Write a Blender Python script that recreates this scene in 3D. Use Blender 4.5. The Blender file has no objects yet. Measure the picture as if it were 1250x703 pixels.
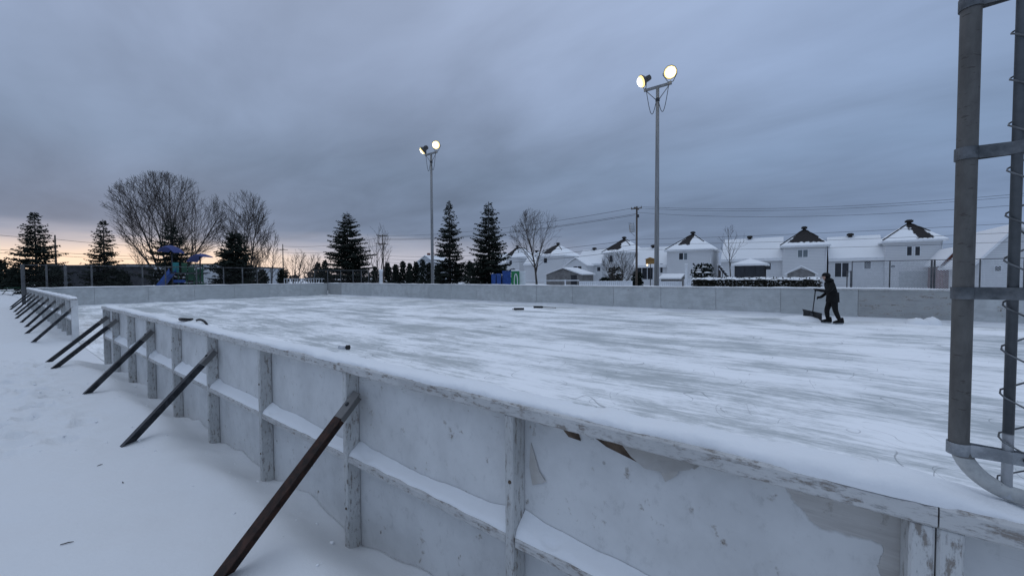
import bpy, math, random
from mathutils import Vector, Matrix, noise
R = math.radians
sc = bpy.context.scene
col = sc.collection
rnd = random.Random(7)

# ------------------------------------------------------------------ camera frame
# world: ice at z = 0, +x runs along the near boards to the right, +y across the rink
TH, PI_, ROLL, FPX, HC = R(36.27), R(1.67), -0.0054, 467.2, 1.708
RT = Vector((math.cos(TH), math.sin(TH), 0)); FW = Vector((-math.sin(TH), math.cos(TH), 0)); ZZ = Vector((0, 0, 1))
UPV = FW*math.sin(PI_) + ZZ*math.cos(PI_); FD = FW*math.cos(PI_) - ZZ*math.sin(PI_)
def ray(px, py):
    x, y = px-625, 351.5-py
    c, s = math.cos(ROLL), math.sin(ROLL)
    x, y = x*c-y*s, x*s+y*c
    return RT*x + UPV*y + FD*FPX
def on_v(px, v, py=338):                       # plan position on the line y = v
    d = ray(px, py); k = v/d.y; return Vector((d.x*k, v, HC+d.z*k))
def on_t(px, t, py=338):                       # plan position at depth t
    d = ray(px, py); k = t/d.dot(FW); return Vector((d.x*k, d.y*k, HC+d.z*k))
def on_z(px, py, z=0.):
    d = ray(px, py); k = (z-HC)/d.z; return Vector((d.x*k, d.y*k, z))
cam = bpy.data.cameras.new('camera'); cam.lens = FPX/1250*36; cam.sensor_width = 36; cam.clip_start = .02; cam.clip_end = 3000
co = bpy.data.objects.new('camera', cam); col.objects.link(co)
c_, s_ = math.cos(ROLL), math.sin(ROLL)
r_, u_ = RT*c_+UPV*s_, -RT*s_+UPV*c_
co.matrix_world = Matrix(((r_.x, u_.x, -FD.x, 0), (r_.y, u_.y, -FD.y, 0), (r_.z, u_.z, -FD.z, HC), (0, 0, 0, 1)))
sc.camera = co

# ------------------------------------------------------------------ node helpers
class NT:
    def __init__(s, tree): s.t = tree; tree.nodes.clear()
    def n(s, typ, ins=None, **props):
        nd = s.t.nodes.new(typ)
        for k, v in props.items(): setattr(nd, k, v)
        for k, v in (ins or {}).items():
            sk = nd.inputs[k]
            if isinstance(v, bpy.types.NodeSocket): s.t.links.new(v, sk)
            else: sk.default_value = v
        return nd
    def math(s, op, a, b=0., c=0., clamp=False):
        return s.n('ShaderNodeMath', {0: a, 1: b, 2: c}, operation=op, use_clamp=clamp).outputs[0]
    def sm(s, x, lo, hi):                       # smoothstep lo..hi
        return s.n('ShaderNodeMapRange', {0: x, 1: lo, 2: hi, 3: 0., 4: 1.}, interpolation_type='SMOOTHSTEP').outputs[0]
    def mix(s, f, a, b, mode='MIX'):
        nd = s.n('ShaderNodeMix', {0: f}, data_type='RGBA', blend_type=mode)
        for i, v in ((6, a), (7, b)):
            if isinstance(v, bpy.types.NodeSocket): s.t.links.new(v, nd.inputs[i])
            else: nd.inputs[i].default_value = (*v[:3], 1)
        return nd.outputs[2]
    def pos(s): return s.n('ShaderNodeNewGeometry').outputs['Position']
    def mapv(s, v, scale=(1, 1, 1), loc=(0, 0, 0), rot=(0, 0, 0)):
        return s.n('ShaderNodeMapping', {0: v, 1: loc, 2: rot, 3: scale}).outputs[0]
    def noise(s, v, scale=1., detail=4., rough=.55, dist=0.):
        return s.n('ShaderNodeTexNoise', {'Vector': v, 'Scale': scale, 'Detail': detail, 'Roughness': rough, 'Distortion': dist}).outputs[0]
    def vor(s, v, scale=1., rand=1.):
        return s.n('ShaderNodeTexVoronoi', {'Vector': v, 'Scale': scale, 'Randomness': rand}).outputs['Distance']
    def bump(s, h, strength=.3, dist=.01):
        return s.n('ShaderNodeBump', {'Height': h, 'Strength': strength, 'Distance': dist}).outputs[0]
    def out(s, color, rough=.6, normal=None, metal=0., spec=.3, **extra):
        ins = {'Base Color': color if isinstance(color, bpy.types.NodeSocket) else (*color[:3], 1), 'Roughness': rough, 'Metallic': metal, 'Specular IOR Level': spec}
        if normal is not None: ins['Normal'] = normal
        ins.update(extra)
        b = s.n('ShaderNodeBsdfPrincipled', ins)
        s.n('ShaderNodeOutputMaterial', {0: b.outputs[0]})
def mat(name):
    m = bpy.data.materials.new(name); m.use_nodes = True
    return m, NT(m.node_tree)
M = {}
def varied(name, c1, c2, scale=3., rough=.6, bump=0., bscale=30., metal=0., stretch=(1, 1, 1), spec=.3):
    m, t = mat(name); p = t.mapv(t.pos(), stretch)
    n1 = t.noise(p, scale, 6, .6)
    nm = t.bump(t.noise(p, bscale, 4), bump, .02) if bump else None
    t.out(t.mix(t.sm(n1, .32, .68), c1, c2), rough, nm, metal, spec); M[name] = m; return m

# snow
def snow_mat(name, base=(.74, .75, .76), fine=.3):
    m, t = mat(name); p = t.pos()
    big = t.noise(p, .9, 5); sp = t.noise(p, 60, 3, .7); lump = t.noise(p, 9, 5)
    h = t.math('ADD', t.math('MULTIPLY', sp, .25), lump)
    t.out(t.mix(big, tuple(c*.95 for c in base), base), .75, t.bump(h, fine, .02), spec=.25); M[name] = m
snow_mat('snow'); snow_mat('snow_cap', (.84, .855, .87), .25)

# ice: shovelled ice with snow dust streaked along the rink
m, t = mat('ice'); p = t.pos()
warp = t.n('ShaderNodeVectorMath', {0: p, 1: t.mapv(t.n('ShaderNodeTexNoise', {'Vector': p, 'Scale': .35, 'Detail': 2.}).outputs['Color'], (.5, .5, 0))}, operation='ADD').outputs[0]
s1 = t.noise(t.mapv(warp, (.13, .8, 1)), 1, 7, .68)
s2 = t.noise(t.mapv(warp, (.7, 5.2, 1)), 1, 7, .7)
s3 = t.noise(t.mapv(p, (.8, 1.1, 1)), .45, 5, .6)
s4 = t.noise(t.mapv(warp, (2.8, 15, 1), rot=(0, 0, .05)), 1, 7, .8)
s5 = t.noise(t.mapv(p, (9, 16, 1), rot=(0, 0, -.5)), 1, 6, .75)
sm_ = t.math('ADD', t.math('MULTIPLY', s1, .31), t.math('ADD', t.math('MULTIPLY', s2, .25), t.math('ADD', t.math('MULTIPLY', s3, .28), t.math('ADD', t.math('MULTIPLY', s4, .18), t.math('MULTIPLY', s5, .10)))))
# more powder towards the right-hand half, where the shovelling is still going on
sepx = t.n('ShaderNodeSeparateXYZ', {0: p})
sm_ = t.math('ADD', sm_, t.n('ShaderNodeMapRange', {0: sepx.outputs[0], 1: -30., 2: 2., 3: -.02, 4: .006}).outputs[0])
dust = t.sm(sm_, .496, .600)
def bare(x, y, a, b):
    dx = t.math('DIVIDE', t.math('SUBTRACT', sepx.outputs[0], x), a); dy = t.math('DIVIDE', t.math('SUBTRACT', sepx.outputs[1], y), b)
    d = t.math('ADD', t.math('MULTIPLY', dx, dx), t.math('MULTIPLY', dy, dy))
    return t.sm(t.math('ADD', d, t.math('MULTIPLY', s4, 2.2)), 2.6, .9)
spots = None
for px, py, a, b in ((700, 394, .75, .3), (436, 383, 1.1, .35), (465, 391, 1.4, .22)):
    g = on_z(px, py); k = bare(g.x, g.y, a, b); spots = k if spots is None else t.math('MAXIMUM', spots, k)
dust = t.math('MULTIPLY', dust, t.math('SUBTRACT', 1., t.math('MULTIPLY', spots, .85)))
def cuts(scale, off, w):
    q = t.mapv(p, (1, .8, 1), (off, off*.7, 0), (0, 0, off))
    n = t.noise(q, scale, 1.2, .4, .3)
    line = t.sm(t.math('ABSOLUTE', t.math('SUBTRACT', n, .5)), w, 0.)
    keep = t.sm(t.noise(t.mapv(p, (1, 1, 1), (off*3, 1, 0)), 1.3, 3), .48, .58)
    return t.math('MULTIPLY', line, keep)
cut = t.math('MAXIMUM', cuts(.9, 3.1, .0026), t.math('MAXIMUM', cuts(.7, 8.7, .0022), cuts(1.3, 6.1, .0032)))
col1 = t.mix(dust, t.mix(s3, (.41, .435, .435), (.55, .58, .58)), (.93, .94, .95))
col1 = t.mix(t.math('MULTIPLY', cut, .55), col1, (.12, .13, .14))
t.out(col1, t.n('ShaderNodeMapRange', {0: dust, 1: 0., 2: 1., 3: .42, 4: .8}).outputs[0],
      t.bump(t.math('ADD', t.math('MULTIPLY', dust, .6), t.math('SUBTRACT', t.math('MULTIPLY', s4, .5), cut)), .35, .012), spec=.3)
M['ice'] = m

# painted wood of the boards
def paint(name, base, wear=.62, stretch=(6, 6, 6), chip=(.13, .105, .085), dirty=.5, spots=True, extra=None, under=(.40, .37, .33)):
    m, t = mat(name); p = t.pos()
    g = t.mapv(p, stretch)
    n1 = t.noise(g, 1.0, 8, .7); n2 = t.noise(p, 2.2, 5, .6); n3 = t.noise(t.mapv(p, tuple(q*.45 for q in stretch)), 5., 6, .75)
    nb = t.noise(p, 24., 6, .72)
    c = t.mix(t.sm(n2, .35, .7), base, tuple(b*.80 for b in base))
    c = t.mix(t.math('MULTIPLY', t.sm(n3, .52, .72), dirty), c, tuple(b*.48 for b in base))
    wm = t.sm(t.math('ADD', n1, t.math('MULTIPLY', nb, .5)), wear+.225, wear+.265)
    wm2 = t.sm(t.math('ADD', n1, t.math('MULTIPLY', nb, .5)), wear+.17, wear+.24)
    c = t.mix(t.math('MULTIPLY', wm2, .8), c, under); c = t.mix(t.math('MULTIPLY', wm, .85), c, chip)
    h = t.math('SUBTRACT', t.math('MULTIPLY', n3, .35), t.math('MULTIPLY', wm2, .6))
    if spots:
        v = t.vor(t.mapv(p, (1, 1, 1), (.3, .2, .1)), 6.5)
        sp = t.math('MULTIPLY', t.sm(t.math('ADD', v, t.math('MULTIPLY', nb, .05)), .085, .055), t.sm(t.noise(p, 3.7, 2), .44, .52))
        c = t.mix(t.math('MULTIPLY', sp, .75), c, (.2, .18, .165)); h = t.math('SUBTRACT', h, sp)
    if extra: c, h = extra(t, p, c, h, nb, n1)
    t.out(c, .62, t.bump(h, .5, .004), spec=.25); M[name] = m
def near_extra(t, p, c, h, nb, n1):
    sp = t.n('ShaderNodeSeparateXYZ', {0: p}); x, z = sp.outputs[0], sp.outputs[2]
    w = t.math('MULTIPLY', t.math('SUBTRACT', t.noise(p, 9, 5, .6), .5), .10)
    xx = t.math('ADD', x, w); zz = t.math('ADD', z, t.math('MULTIPLY', w, .6))
    # old layer laid bare beside the double post
    a = t.sm(t.math('SUBTRACT', xx, t.math('MULTIPLY_ADD', t.math('SUBTRACT', 1.104, zz), .75, -.016)), -.004, .008)
    b = t.math('MAXIMUM', t.sm(zz, 1.006, 1.016), t.sm(xx, .190, .194))
    lim = t.math('MULTIPLY', t.sm(x, .30, .29), a)
    bare_ = t.math('MULTIPLY', lim, b)
    g = t.noise(t.mapv(p, (3, 3, 40)), 1, 6, .7)
    wood = t.mix(t.sm(g, .35, .7), (.50, .475, .44), (.33, .30, .27))
    c = t.mix(t.math('MULTIPLY', bare_, .72), c, wood)
    # torn strip under the rail
    top = t.math('MULTIPLY', t.sm(zz, 1.095, 1.115), t.math('MULTIPLY', t.sm(x, -.86, -.82), t.sm(x, -.25, -.4)))
    tm = t.math('MULTIPLY', top, t.sm(t.noise(t.mapv(p, (5, 5, 9)), 1.3, 5), .50, .53))
    c = t.mix(tm, c, t.mix(nb, (.13, .10, .075), (.32, .27, .22)))
    # hairline splits in the grain
    ln = t.sm(t.math('ABSOLUTE', t.math('SUBTRACT', t.noise(t.mapv(p, (2, 2, 26)), 1, 3, .5), .5)), .006, 0.)
    ln = t.math('MULTIPLY', ln, t.math('MULTIPLY', t.sm(z, 1.02, 1.1), t.sm(t.noise(p, 4, 2), .5, .6)))
    c = t.mix(t.math('MULTIPLY', ln, .8), c, (.16, .14, .12))
    return c, t.math('SUBTRACT', h, t.math('MULTIPLY', t.math('ADD', bare_, tm), .9))
WH = (.62, .65, .68)
paint('near_panel', (.69, .695, .69), .70, (9, 9, 6), dirty=.30, extra=near_extra)
paint('rail_paint', (.57, .57, .56), .605, (14, 60, 60), dirty=1., under=(.38, .365, .35), chip=(.24, .215, .19))
paint('post_paint', (.59, .595, .585), .61, (60, 60, 14), dirty=.95, under=(.38, .365, .35), chip=(.24, .215, .19))
def far_extra(t, p, c, h, nb, n1):
    oi = t.n('ShaderNodeObjectInfo').outputs['Random']
    g = t.noise(t.mapv(p, (1.2, 1.2, 5)), 1.1, 6, .7)
    z = t.n('ShaderNodeSeparateXYZ', {0: p}).outputs[2]
    c = t.mix(t.math('MULTIPLY', t.sm(g, .42, .72), .6), c, (.36, .37, .37))
    c = t.mix(t.math('MULTIPLY', t.sm(oi, .1, 1.), .5), c, (.40, .42, .42))
    # scuffs left by pucks and sticks, low on the board
    sc_ = t.sm(t.noise(t.mapv(p, (.8, .8, 16)), 1, 5, .7), .60, .68)
    c = t.mix(t.math('MULTIPLY', sc_, .35), c, (.18, .18, .18))
    return c, h
paint('far_panel', (.52, .54, .54), .72, (3, 3, 3), dirty=.4, extra=far_extra)
paint('worn_panel', (.36, .365, .36), .60, (2.2, 2.2, 9), dirty=.8, extra=far_extra)
m, t = mat('flap_paint'); p = t.pos(); t.out(t.mix(t.noise(p, 25, 5), (.56, .55, .53), (.40, .37, .33)), .6); M['flap_paint'] = m
varied('dark_wood', (.05, .035, .025), (.14, .10, .07), 20, .8, .3)

# steel
m, t = mat('rusty_steel'); p = t.pos(); n1 = t.noise(p, 18, 7, .7); n2 = t.noise(p, 4, 4)
t.out(t.mix(t.sm(t.math('ADD', n1, t.math('MULTIPLY', n2, .5)), .6, .95), (.022, .016, .014), (.07, .034, .024)), .75, t.bump(n1, .4, .004), .25); M['rusty_steel'] = m
varied('dark_steel', (.028, .031, .036), (.075, .078, .085), 14, .55, .2, 60, .5)
varied('galvanized', (.34, .36, .38), (.52, .54, .55), 10, .5, .1, 60, .5)
varied('frosted_steel', (.30, .32, .34), (.55, .57, .6), 22, .7, .3, 60, .2)
m, t = mat('weathered_pipe'); p = t.pos(); sp = t.n('ShaderNodeSeparateXYZ', {0: p})
n1 = t.noise(t.mapv(p, (34, 34, 13)), 1, 7, .7); n2 = t.noise(p, 30, 5, .7); n4 = t.noise(t.mapv(p, (45, 45, 160)), 1, 4)
c = t.mix(t.sm(n1, .3, .7), (.098, .095, .090), (.142, .139, .132))
c = t.mix(t.math('MULTIPLY', t.sm(n4, .62, .68), .7), c, (.06, .05, .045))
low = t.sm(sp.outputs[2], 1.292, 1.288)                # bare galvanized elbow below the last band
c = t.mix(low, c, t.mix(t.sm(n2, .35, .7), (.46, .47, .46), (.33, .34, .34)))
rust = t.math('MULTIPLY', t.sm(sp.outputs[0], .455, .52), low)
c = t.mix(t.math('MULTIPLY', rust, t.sm(n2, .3, .6)), c, (.27, .17, .09))
t.out(c, .6, t.bump(n2, .25, .002), .25); M['weathered_pipe'] = m
m, t = mat('rod_steel'); p = t.pos(); sp = t.n('ShaderNodeSeparateXYZ', {0: p}); n2 = t.noise(p, 60, 5, .7)
c = t.mix(n2, (.06, .068, .075), (.13, .14, .15)); c = t.mix(t.sm(sp.outputs[2], 1.36, 1.355), c, t.mix(n2, (.42, .44, .46), (.6, .62, .65)))
t.out(c, .55, t.bump(n2, .3, .001), .4); M['rod_steel'] = m
varied('strap_steel', (.08, .088, .095), (.18, .19, .2), 25, .5, .25, 90, .5)
varied('wire_steel', (.09, .095, .1), (.2, .21, .22), 30, .5, 0, 60, .5)
varied('pale_strap', (.40, .42, .44), (.22, .235, .25), 25, .5, .25, 90, .4)
varied('pole_steel', (.17, .175, .18), (.28, .285, .29), 2, .55, .1, 40, .3, (6, 6, .5))
varied('fence_mesh', (.07, .072, .075), (.12, .122, .125), 4, .55, 0, 40, .3)
varied('pale_wire', (.42, .44, .46), (.6, .62, .64), 6, .6)
varied('fence_steel', (.06, .063, .068), (.12, .125, .13), 4, .55, 0, 40, .3)
varied('pole_wood', (.07, .055, .045), (.14, .115, .095), 3, .85, .3, 30, 0, (8, 8, .8))
varied('bark', (.040, .034, .030), (.085, .074, .066), 4, .9, .4, 20)
varied('twig', (.042, .035, .032), (.075, .063, .058), 4, .9)
varied('needles', (.005, .009, .007), (.014, .022, .015), 3, .85)
varied('hedge_leaf', (.014, .016, .011), (.040, .036, .024), 5, .85)
varied('plastic_black', (.010, .010, .011), (.022, .022, .024), 8, .5)
varied('rubber', (.012, .012, .013), (.022, .022, .023), 30, .6)
varied('blue_plastic', (.018, .055, .20), (.03, .085, .30), 5, .45)
varied('canopy_blue', (.03, .045, .16), (.04, .06, .21), 5, .6)
varied('green_plastic', (.02, .16, .06), (.03, .22, .085), 5, .45)
varied('play_green', (.02, .075, .045), (.03, .11, .06), 5, .5)
varied('teal_plastic', (.02, .16, .17), (.03, .22, .23), 5, .5)
varied('white_plastic', (.68, .70, .72), (.78, .8, .82), 4, .5)
varied('cable', (.012, .012, .013), (.02, .02, .02), 5, .6)
varied('shingle', (.018, .016, .016), (.05, .045, .042), 6, .9, .4, 30)
varied('dark_wall', (.025, .027, .032), (.05, .052, .058), 1.5, .7)
varied('pale_wall', (.42, .44, .46), (.52, .54, .56), 1.5, .7)
varied('grey_wall', (.16, .155, .15), (.24, .235, .23), 2.5, .7)
varied('brown_wall', (.16, .06, .05), (.2, .08, .06), 2.5, .7)
varied('cloth_black', (.004, .004, .004), (.009, .009, .010), 12, .85, .4, 40)
varied('skin', (.42, .26, .2), (.5, .32, .25), 10, .6)
varied('rock_snow', (.7, .72, .75), (.85, .87, .9), 5, .8, .4, 12)
varied('lamp_housing', (.05, .05, .05), (.1, .1, .1), 10, .5)
varied('amber_sign', (.26, .15, .05), (.34, .2, .07), 10, .5)
m, t = mat('siding'); p = t.pos(); z = t.n('ShaderNodeSeparateXYZ', {0: p}).outputs[2]
fr = t.math('FRACT', t.math('MULTIPLY', z, 5.)); n1 = t.noise(p, .6, 5)
c = t.mix(n1, (.62, .63, .64), (.74, .75, .76)); c = t.mix(t.sm(fr, .8, 1.), c, (.36, .38, .40))
t.out(c, .6, t.bump(fr, .5, .02)); M['siding'] = m
m, t = mat('garage_door'); p = t.pos(); z = t.n('ShaderNodeSeparateXYZ', {0: p}).outputs[2]
fr = t.math('FRACT', t.math('MULTIPLY', z, 2.2)); c = t.mix(t.sm(fr, .88, 1.), (.46, .49, .5), (.3, .32, .33))
t.out(c, .5, t.bump(fr, .4, .02)); M['garage_door'] = m
m, t = mat('glass'); t.out(t.mix(t.noise(t.pos(), .8, 2), (.012, .014, .018), (.04, .045, .055)), .12, spec=.5); M['glass'] = m
m, t = mat('pale_glass'); t.out(t.mix(t.noise(t.pos(), .8, 2), (.12, .15, .17), (.2, .23, .25)), .15, spec=.5); M['pale_glass'] = m
def emis(name, colr, stren, bulb=None):
    m, t = mat(name); e = t.n('ShaderNodeEmission', {0: (*colr, 1), 1: stren}); t.n('ShaderNodeOutputMaterial', {0: e.outputs[0]}); M[name] = m
emis('lamp_core', (1., .95, .80), 18.)
emis('lamp_glow', (1., .78, .33), 1.6)
emis('lamp_mid', (1., .90, .55), 3.)
emis('porch_lamp', (1., .75, .4), 4.)
def roof_mat(name, k, w0, w1, smax, x0, zp):
    m, t = mat(name); p = t.pos(); sp = t.n('ShaderNodeSeparateXYZ', {0: p})
    n = t.math('SUBTRACT', t.noise(t.mapv(p, (1, .4, 1)), 1.5, 5, .65), .5)
    s = t.math('ADD', t.math('SUBTRACT', zp, sp.outputs[2]), t.math('MULTIPLY', n, .9))
    xc = t.math('ABSOLUTE', t.math('SUBTRACT', t.math('SUBTRACT', sp.outputs[0], x0), t.math('MULTIPLY', s, k)))
    lim = t.math('ADD', t.math('MULTIPLY', s, w1), w0+.0)
    a = t.sm(t.math('ADD', t.math('SUBTRACT', xc, lim), t.math('MULTIPLY', n, 1.5)), .06, -.06)
    b = t.sm(s, smax+.06, smax-.06)
    msk = t.math('MULTIPLY', a, b)
    t.out(t.mix(msk, t.mix(t.noise(p, .7, 4), (.86, .88, .90), (.93, .94, .95)), t.mix(t.noise(p, 6, 4), (.012, .011, .011), (.035, .03, .03))), .8, t.bump(t.math('ADD', n, t.math('MULTIPLY', msk, -.4)), .4, .1))
    M[name] = m; return m

# ------------------------------------------------------------------ mesh helpers
def tag(o, label=None, cat=None, group=None, kind=None):
    if label: o['label'] = label
    if cat: o['category'] = cat
    if group: o['group'] = group
    if kind: o['kind'] = kind
    return o
def base(o):
    v = Vector(o.location)
    while o.parent: o = o.parent; v += o.location
    return v
def empty(name, loc, label, cat, group=None):
    o = bpy.data.objects.new(name, None); o.empty_display_size = .3; o.location = loc; col.objects.link(o)
    return tag(o, label, cat, group)
def frame_of(d):
    d = d.normalized(); a = Vector((0, 0, 1)) if abs(d.z) < .9 else Vector((1, 0, 0))
    x = d.cross(a).normalized(); return x, x.cross(d).normalized()
class MB:
    def __init__(s): s.v = []; s.f = []; s.sm = []
    def face(s, pts, smooth=False):
        i = len(s.v); s.v += [tuple(p) for p in pts]; s.f.append(tuple(range(i, i+len(pts)))); s.sm.append(smooth); return s
    def mesh(s, vs, fs, smooth=False):
        i = len(s.v); s.v += [tuple(p) for p in vs]; s.f += [tuple(k+i for k in q) for q in fs]; s.sm += [smooth]*len(fs); return s
    def box(s, lo, hi):
        (a, b, c), (d, e, f) = lo, hi
        vs = [(a, b, c), (d, b, c), (d, e, c), (a, e, c), (a, b, f), (d, b, f), (d, e, f), (a, e, f)]
        return s.mesh(vs, [(0, 3, 2, 1), (4, 5, 6, 7), (0, 1, 5, 4), (1, 2, 6, 5), (2, 3, 7, 6), (3, 0, 4, 7)])
    def bbox(s, lo, hi, b=.004, jit=0.):         # box with chamfered long edges
        (x0, y0, z0), (x1, y1, z1) = lo, hi; vs = []; 
        def lp(x0, y0, x1, y1, z, k): return [(x0+b*k, y0, z), (x1-b*k, y0, z), (x1, y0+b*k, z), (x1, y1-b*k, z), (x1-b*k, y1, z), (x0+b*k, y1, z), (x0, y1-b*k, z), (x0, y0+b*k, z)]
        for z, o in ((z0, b), (z0+b, 0), (z1-b, 0), (z1, b)): vs += lp(x0+o, y0+o, x1-o, y1-o, z, 1)
        if jit: vs = [tuple(Vector(q)+noise.noise_vector(Vector(q)*3.)*jit) for q in vs]
        fs = [tuple(range(7, -1, -1)), tuple(range(24, 32))]
        for r in range(3):
            for i in range(8): j = (i+1) % 8; fs.append((r*8+i, r*8+j, r*8+8+j, r*8+8+i))
        return s.mesh(vs, fs)
    def obox(s, c, ax, ay, az):                  # oriented box, half axes
        c, ax, ay, az = map(Vector, (c, ax, ay, az)); vs = [c+ax*i+ay*j+az*k for k in (-1, 1) for i, j in ((-1, -1), (1, -1), (1, 1), (-1, 1))]
        return s.mesh(vs, [(0, 3, 2, 1), (4, 5, 6, 7), (0, 1, 5, 4), (1, 2, 6, 5), (2, 3, 7, 6), (3, 0, 4, 7)])
    def tube(s, pts, rad, n=8, caps=True, smooth=True):
        pts = [Vector(p) for p in pts]; vs = []; fs = []
        if not isinstance(rad, (list, tuple)): rad = [rad]*len(pts)
        x = None
        for i, p in enumerate(pts):
            d = (pts[min(i+1, len(pts)-1)]-pts[max(i-1, 0)])
            if d.length < 1e-9: d = Vector((0, 0, 1))
            d.normalize()
            if x is None: x, y = frame_of(d)
            else:
                x = (x-d*x.dot(d)); x = x.normalized() if x.length > 1e-6 else frame_of(d)[0]
                y = x.cross(d)
            for k in range(n):
                a = 2*math.pi*k/n; vs.append(p+(x*math.cos(a)+y*math.sin(a))*rad[i])
        for i in range(len(pts)-1):
            for k in range(n):
                j = (k+1) % n; fs.append((i*n+k, i*n+n+k, i*n+n+j, i*n+j))
        s.mesh(vs, fs, smooth)
        if caps and n > 2:
            o = len(s.v)-len(vs)
            s.f.append(tuple(o+k for k in range(n))); s.sm.append(False)
            s.f.append(tuple(o+len(vs)-1-k for k in range(n))); s.sm.append(False)
        return s
    def lathe(s, c, prof, n=12, axis=(0, 0, 1)):
        c = Vector(c); ax = Vector(axis).normalized(); x, y = frame_of(ax); vs = []; fs = []
        for r, h in prof:
            for k in range(n): a = 2*math.pi*k/n; vs.append(c+ax*h+(x*math.cos(a)+y*math.sin(a))*r)
        for i in range(len(prof)-1):
            for k in range(n): j = (k+1) % n; fs.append((i*n+k, i*n+j, i*n+n+j, i*n+n+k))
        return s.mesh(vs, fs, True)
    def prism(s, outline, d):                    # outline: list of 3D points, extruded by vector d
        o = [Vector(p) for p in outline]; d = Vector(d); n = len(o)
        fs = [tuple(range(n-1, -1, -1)), tuple(range(n, 2*n))]+[(i, (i+1) % n, n+(i+1) % n, n+i) for i in range(n)]
        return s.mesh(o+[p+d for p in o], fs)
    def build(s, name, m, parent=None, mods=None):
        me = bpy.data.meshes.new(name); b = base(parent) if parent else Vector((0, 0, 0))
        me.from_pydata([(x-b.x, y-b.y, z-b.z) for x, y, z in s.v], [], s.f)
        me.polygons.foreach_set('use_smooth', s.sm); me.update()
        ms = m if isinstance(m, list) else [m]
        for k in ms: me.materials.append(M[k])
        o = bpy.data.objects.new(name, me); col.objects.link(o)
        if parent: o.parent = parent
        return o
def copy_tree(o, parent=None):
    c = o.copy(); col.objects.link(c)
    if parent: c.parent = parent
    for ch in list(o.children): copy_tree(ch, c)
    return c
def fbm(x, y, z=0., o=4): return noise.fractal(Vector((x, y, z)), 1., 2., o)
def sstep(a, b, x):
    k = max(0., min(1., (x-a)/(b-a))); return k*k*(3-2*k)

# ------------------------------------------------------------------ rink layout
V0, VP, VI = 1.251, 1.341, 1.358          # front of posts, outer panel face, ice face
U0, S = .94, 1.248
GAP0, GAP1, UE, VF = 10.62, 15.46, 36.4, 19.38
XR = 9.0                                   # boards run on to the right out of the frame
ZR0, ZR1 = 1.140, 1.192                    # cap rail

def gz(x, y):                              # snow surface outside the rink
    u = -x
    lvl = .27 - .14*sstep(8, 15, u)
    z = lvl
    if y < VI+.02:
        d = VP-y
        gapf = sstep(GAP0-.5, GAP0+.5, u)*(1-sstep(GAP1-.4, GAP1+.4, u))
        wall = .085+.03*noise.noise(Vector((x*1.1, 3., 0)))+.045*math.cos(((u-U0)/S-.5)*2*math.pi)**3
        low = wall*(1-gapf)+.012*gapf
        wid = .50+.2*noise.noise(Vector((x*.7, 7.7, 0)))+1.6*gapf
        k = sstep(.0, wid, d)
        z = low+(lvl-low)*k+.06*math.exp(-((d-wid*.95)/.16)**2)*(.5+noise.noise(Vector((x*.9, 4., 6))))*(1-gapf)
        z += .022*fbm(x*.55, y*.55, 0)*k+.016*fbm(x*1.7+9, y*1.7, 2)*(.4+.6*k)+.005*fbm(x*6+9, y*6, 2)
        tr = sstep(.5, 1.4, .9-abs(u-7.6)*.28)*sstep(.55, .2, y)*1.0
        tr = max(tr, .75*gapf*sstep(-3, -1, y)*.6)
        if u > 4.6 and y < .7:
            t2 = sstep(4.6, 5.6, u)*(1-sstep(11., 14., u))*(1-sstep(.42, .72, y))*sstep(-2.4, -.7, y)
            if t2 > 0:
                dd = noise.voronoi(Vector((x*2.6+noise.noise(Vector((x, y, 1)))*.6, y*3.2, .5)))[0]
                z += t2*(-.10*(1-sstep(.20, .36, dd[0]))+.02*(1-sstep(.34, .5, dd[0])))
                z += t2*(.045*fbm(x*6, y*6, 4)+.05*(abs(noise.noise(Vector((x*5.5, y*5.5, 8))))-.2))
    else:
        z = .16+.05*fbm(x*.12, y*.12, 1)
    return z
def axis(pts):                             # piecewise spacing: [(a, step_at_a), ...]
    out = [pts[0][0]]
    for (a, sa), (b, sb) in zip(pts, pts[1:]):
        x = a
        while True:
            k = (x-a)/(b-a); st = sa+(sb-sa)*k
            if x+st*1.4 >= b: out.append(b); break
            x += st; out.append(x)
    return out
xs = axis([(-900, 120), (-60, 3), (-16, .15), (-12, .06), (-9, .04), (-5, .04), (1.2, .045), (6, .5), (XR, 1), (60, 8), (900, 120)])
ys = axis([(-700, 100), (-20, 2), (-3.2, .1), (-2., .045), (1.27, .03), (1.341, .02), (1.359, .018), (1.42, .04), (4, 1.5), (19.3, 3), (19.40, .1), (19.6, .1), (60, 4), (1400, 160)])
gv = []; gf = []
for y in ys:
    for x in xs:
        if VI-.0005 < y < VF+.005 and -UE-.02 < x < XR+.02: z = -.06
        else: z = gz(x, y)
        gv.append((x, y, z))
nx = len(xs)
for j in range(len(ys)-1):
    for i in range(nx-1): gf.append((j*nx+i, j*nx+i+1, (j+1)*nx+i+1, (j+1)*nx+i))
g = MB(); g.mesh(gv, gf, True); o = g.build('ground', 'snow'); tag(o, kind='structure')
# ice sheet, its edge lapping a hand's breadth into the gap
g = MB(); iv = []; iff = []
ixs = axis([(-UE, 1.2), (-14, .5), (-4, .18), (XR, .3)]); iys = axis([(VI-.001, .12), (8, .4), (VF, 1.)])
for y in iys:
    for x in ixs: iv.append((x, y, .004*fbm(x*.9, y*2.2, 5)+.002*fbm(x*2, y*7, 6)))
for j in range(len(iys)-1):
    for i in range(len(ixs)-1): a = j*len(ixs)+i; iff.append((a, a+1, a+1+len(ixs), a+len(ixs)))
g.mesh(iv, iff, True); tag(g.build('ice', 'ice'), kind='structure')

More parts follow.
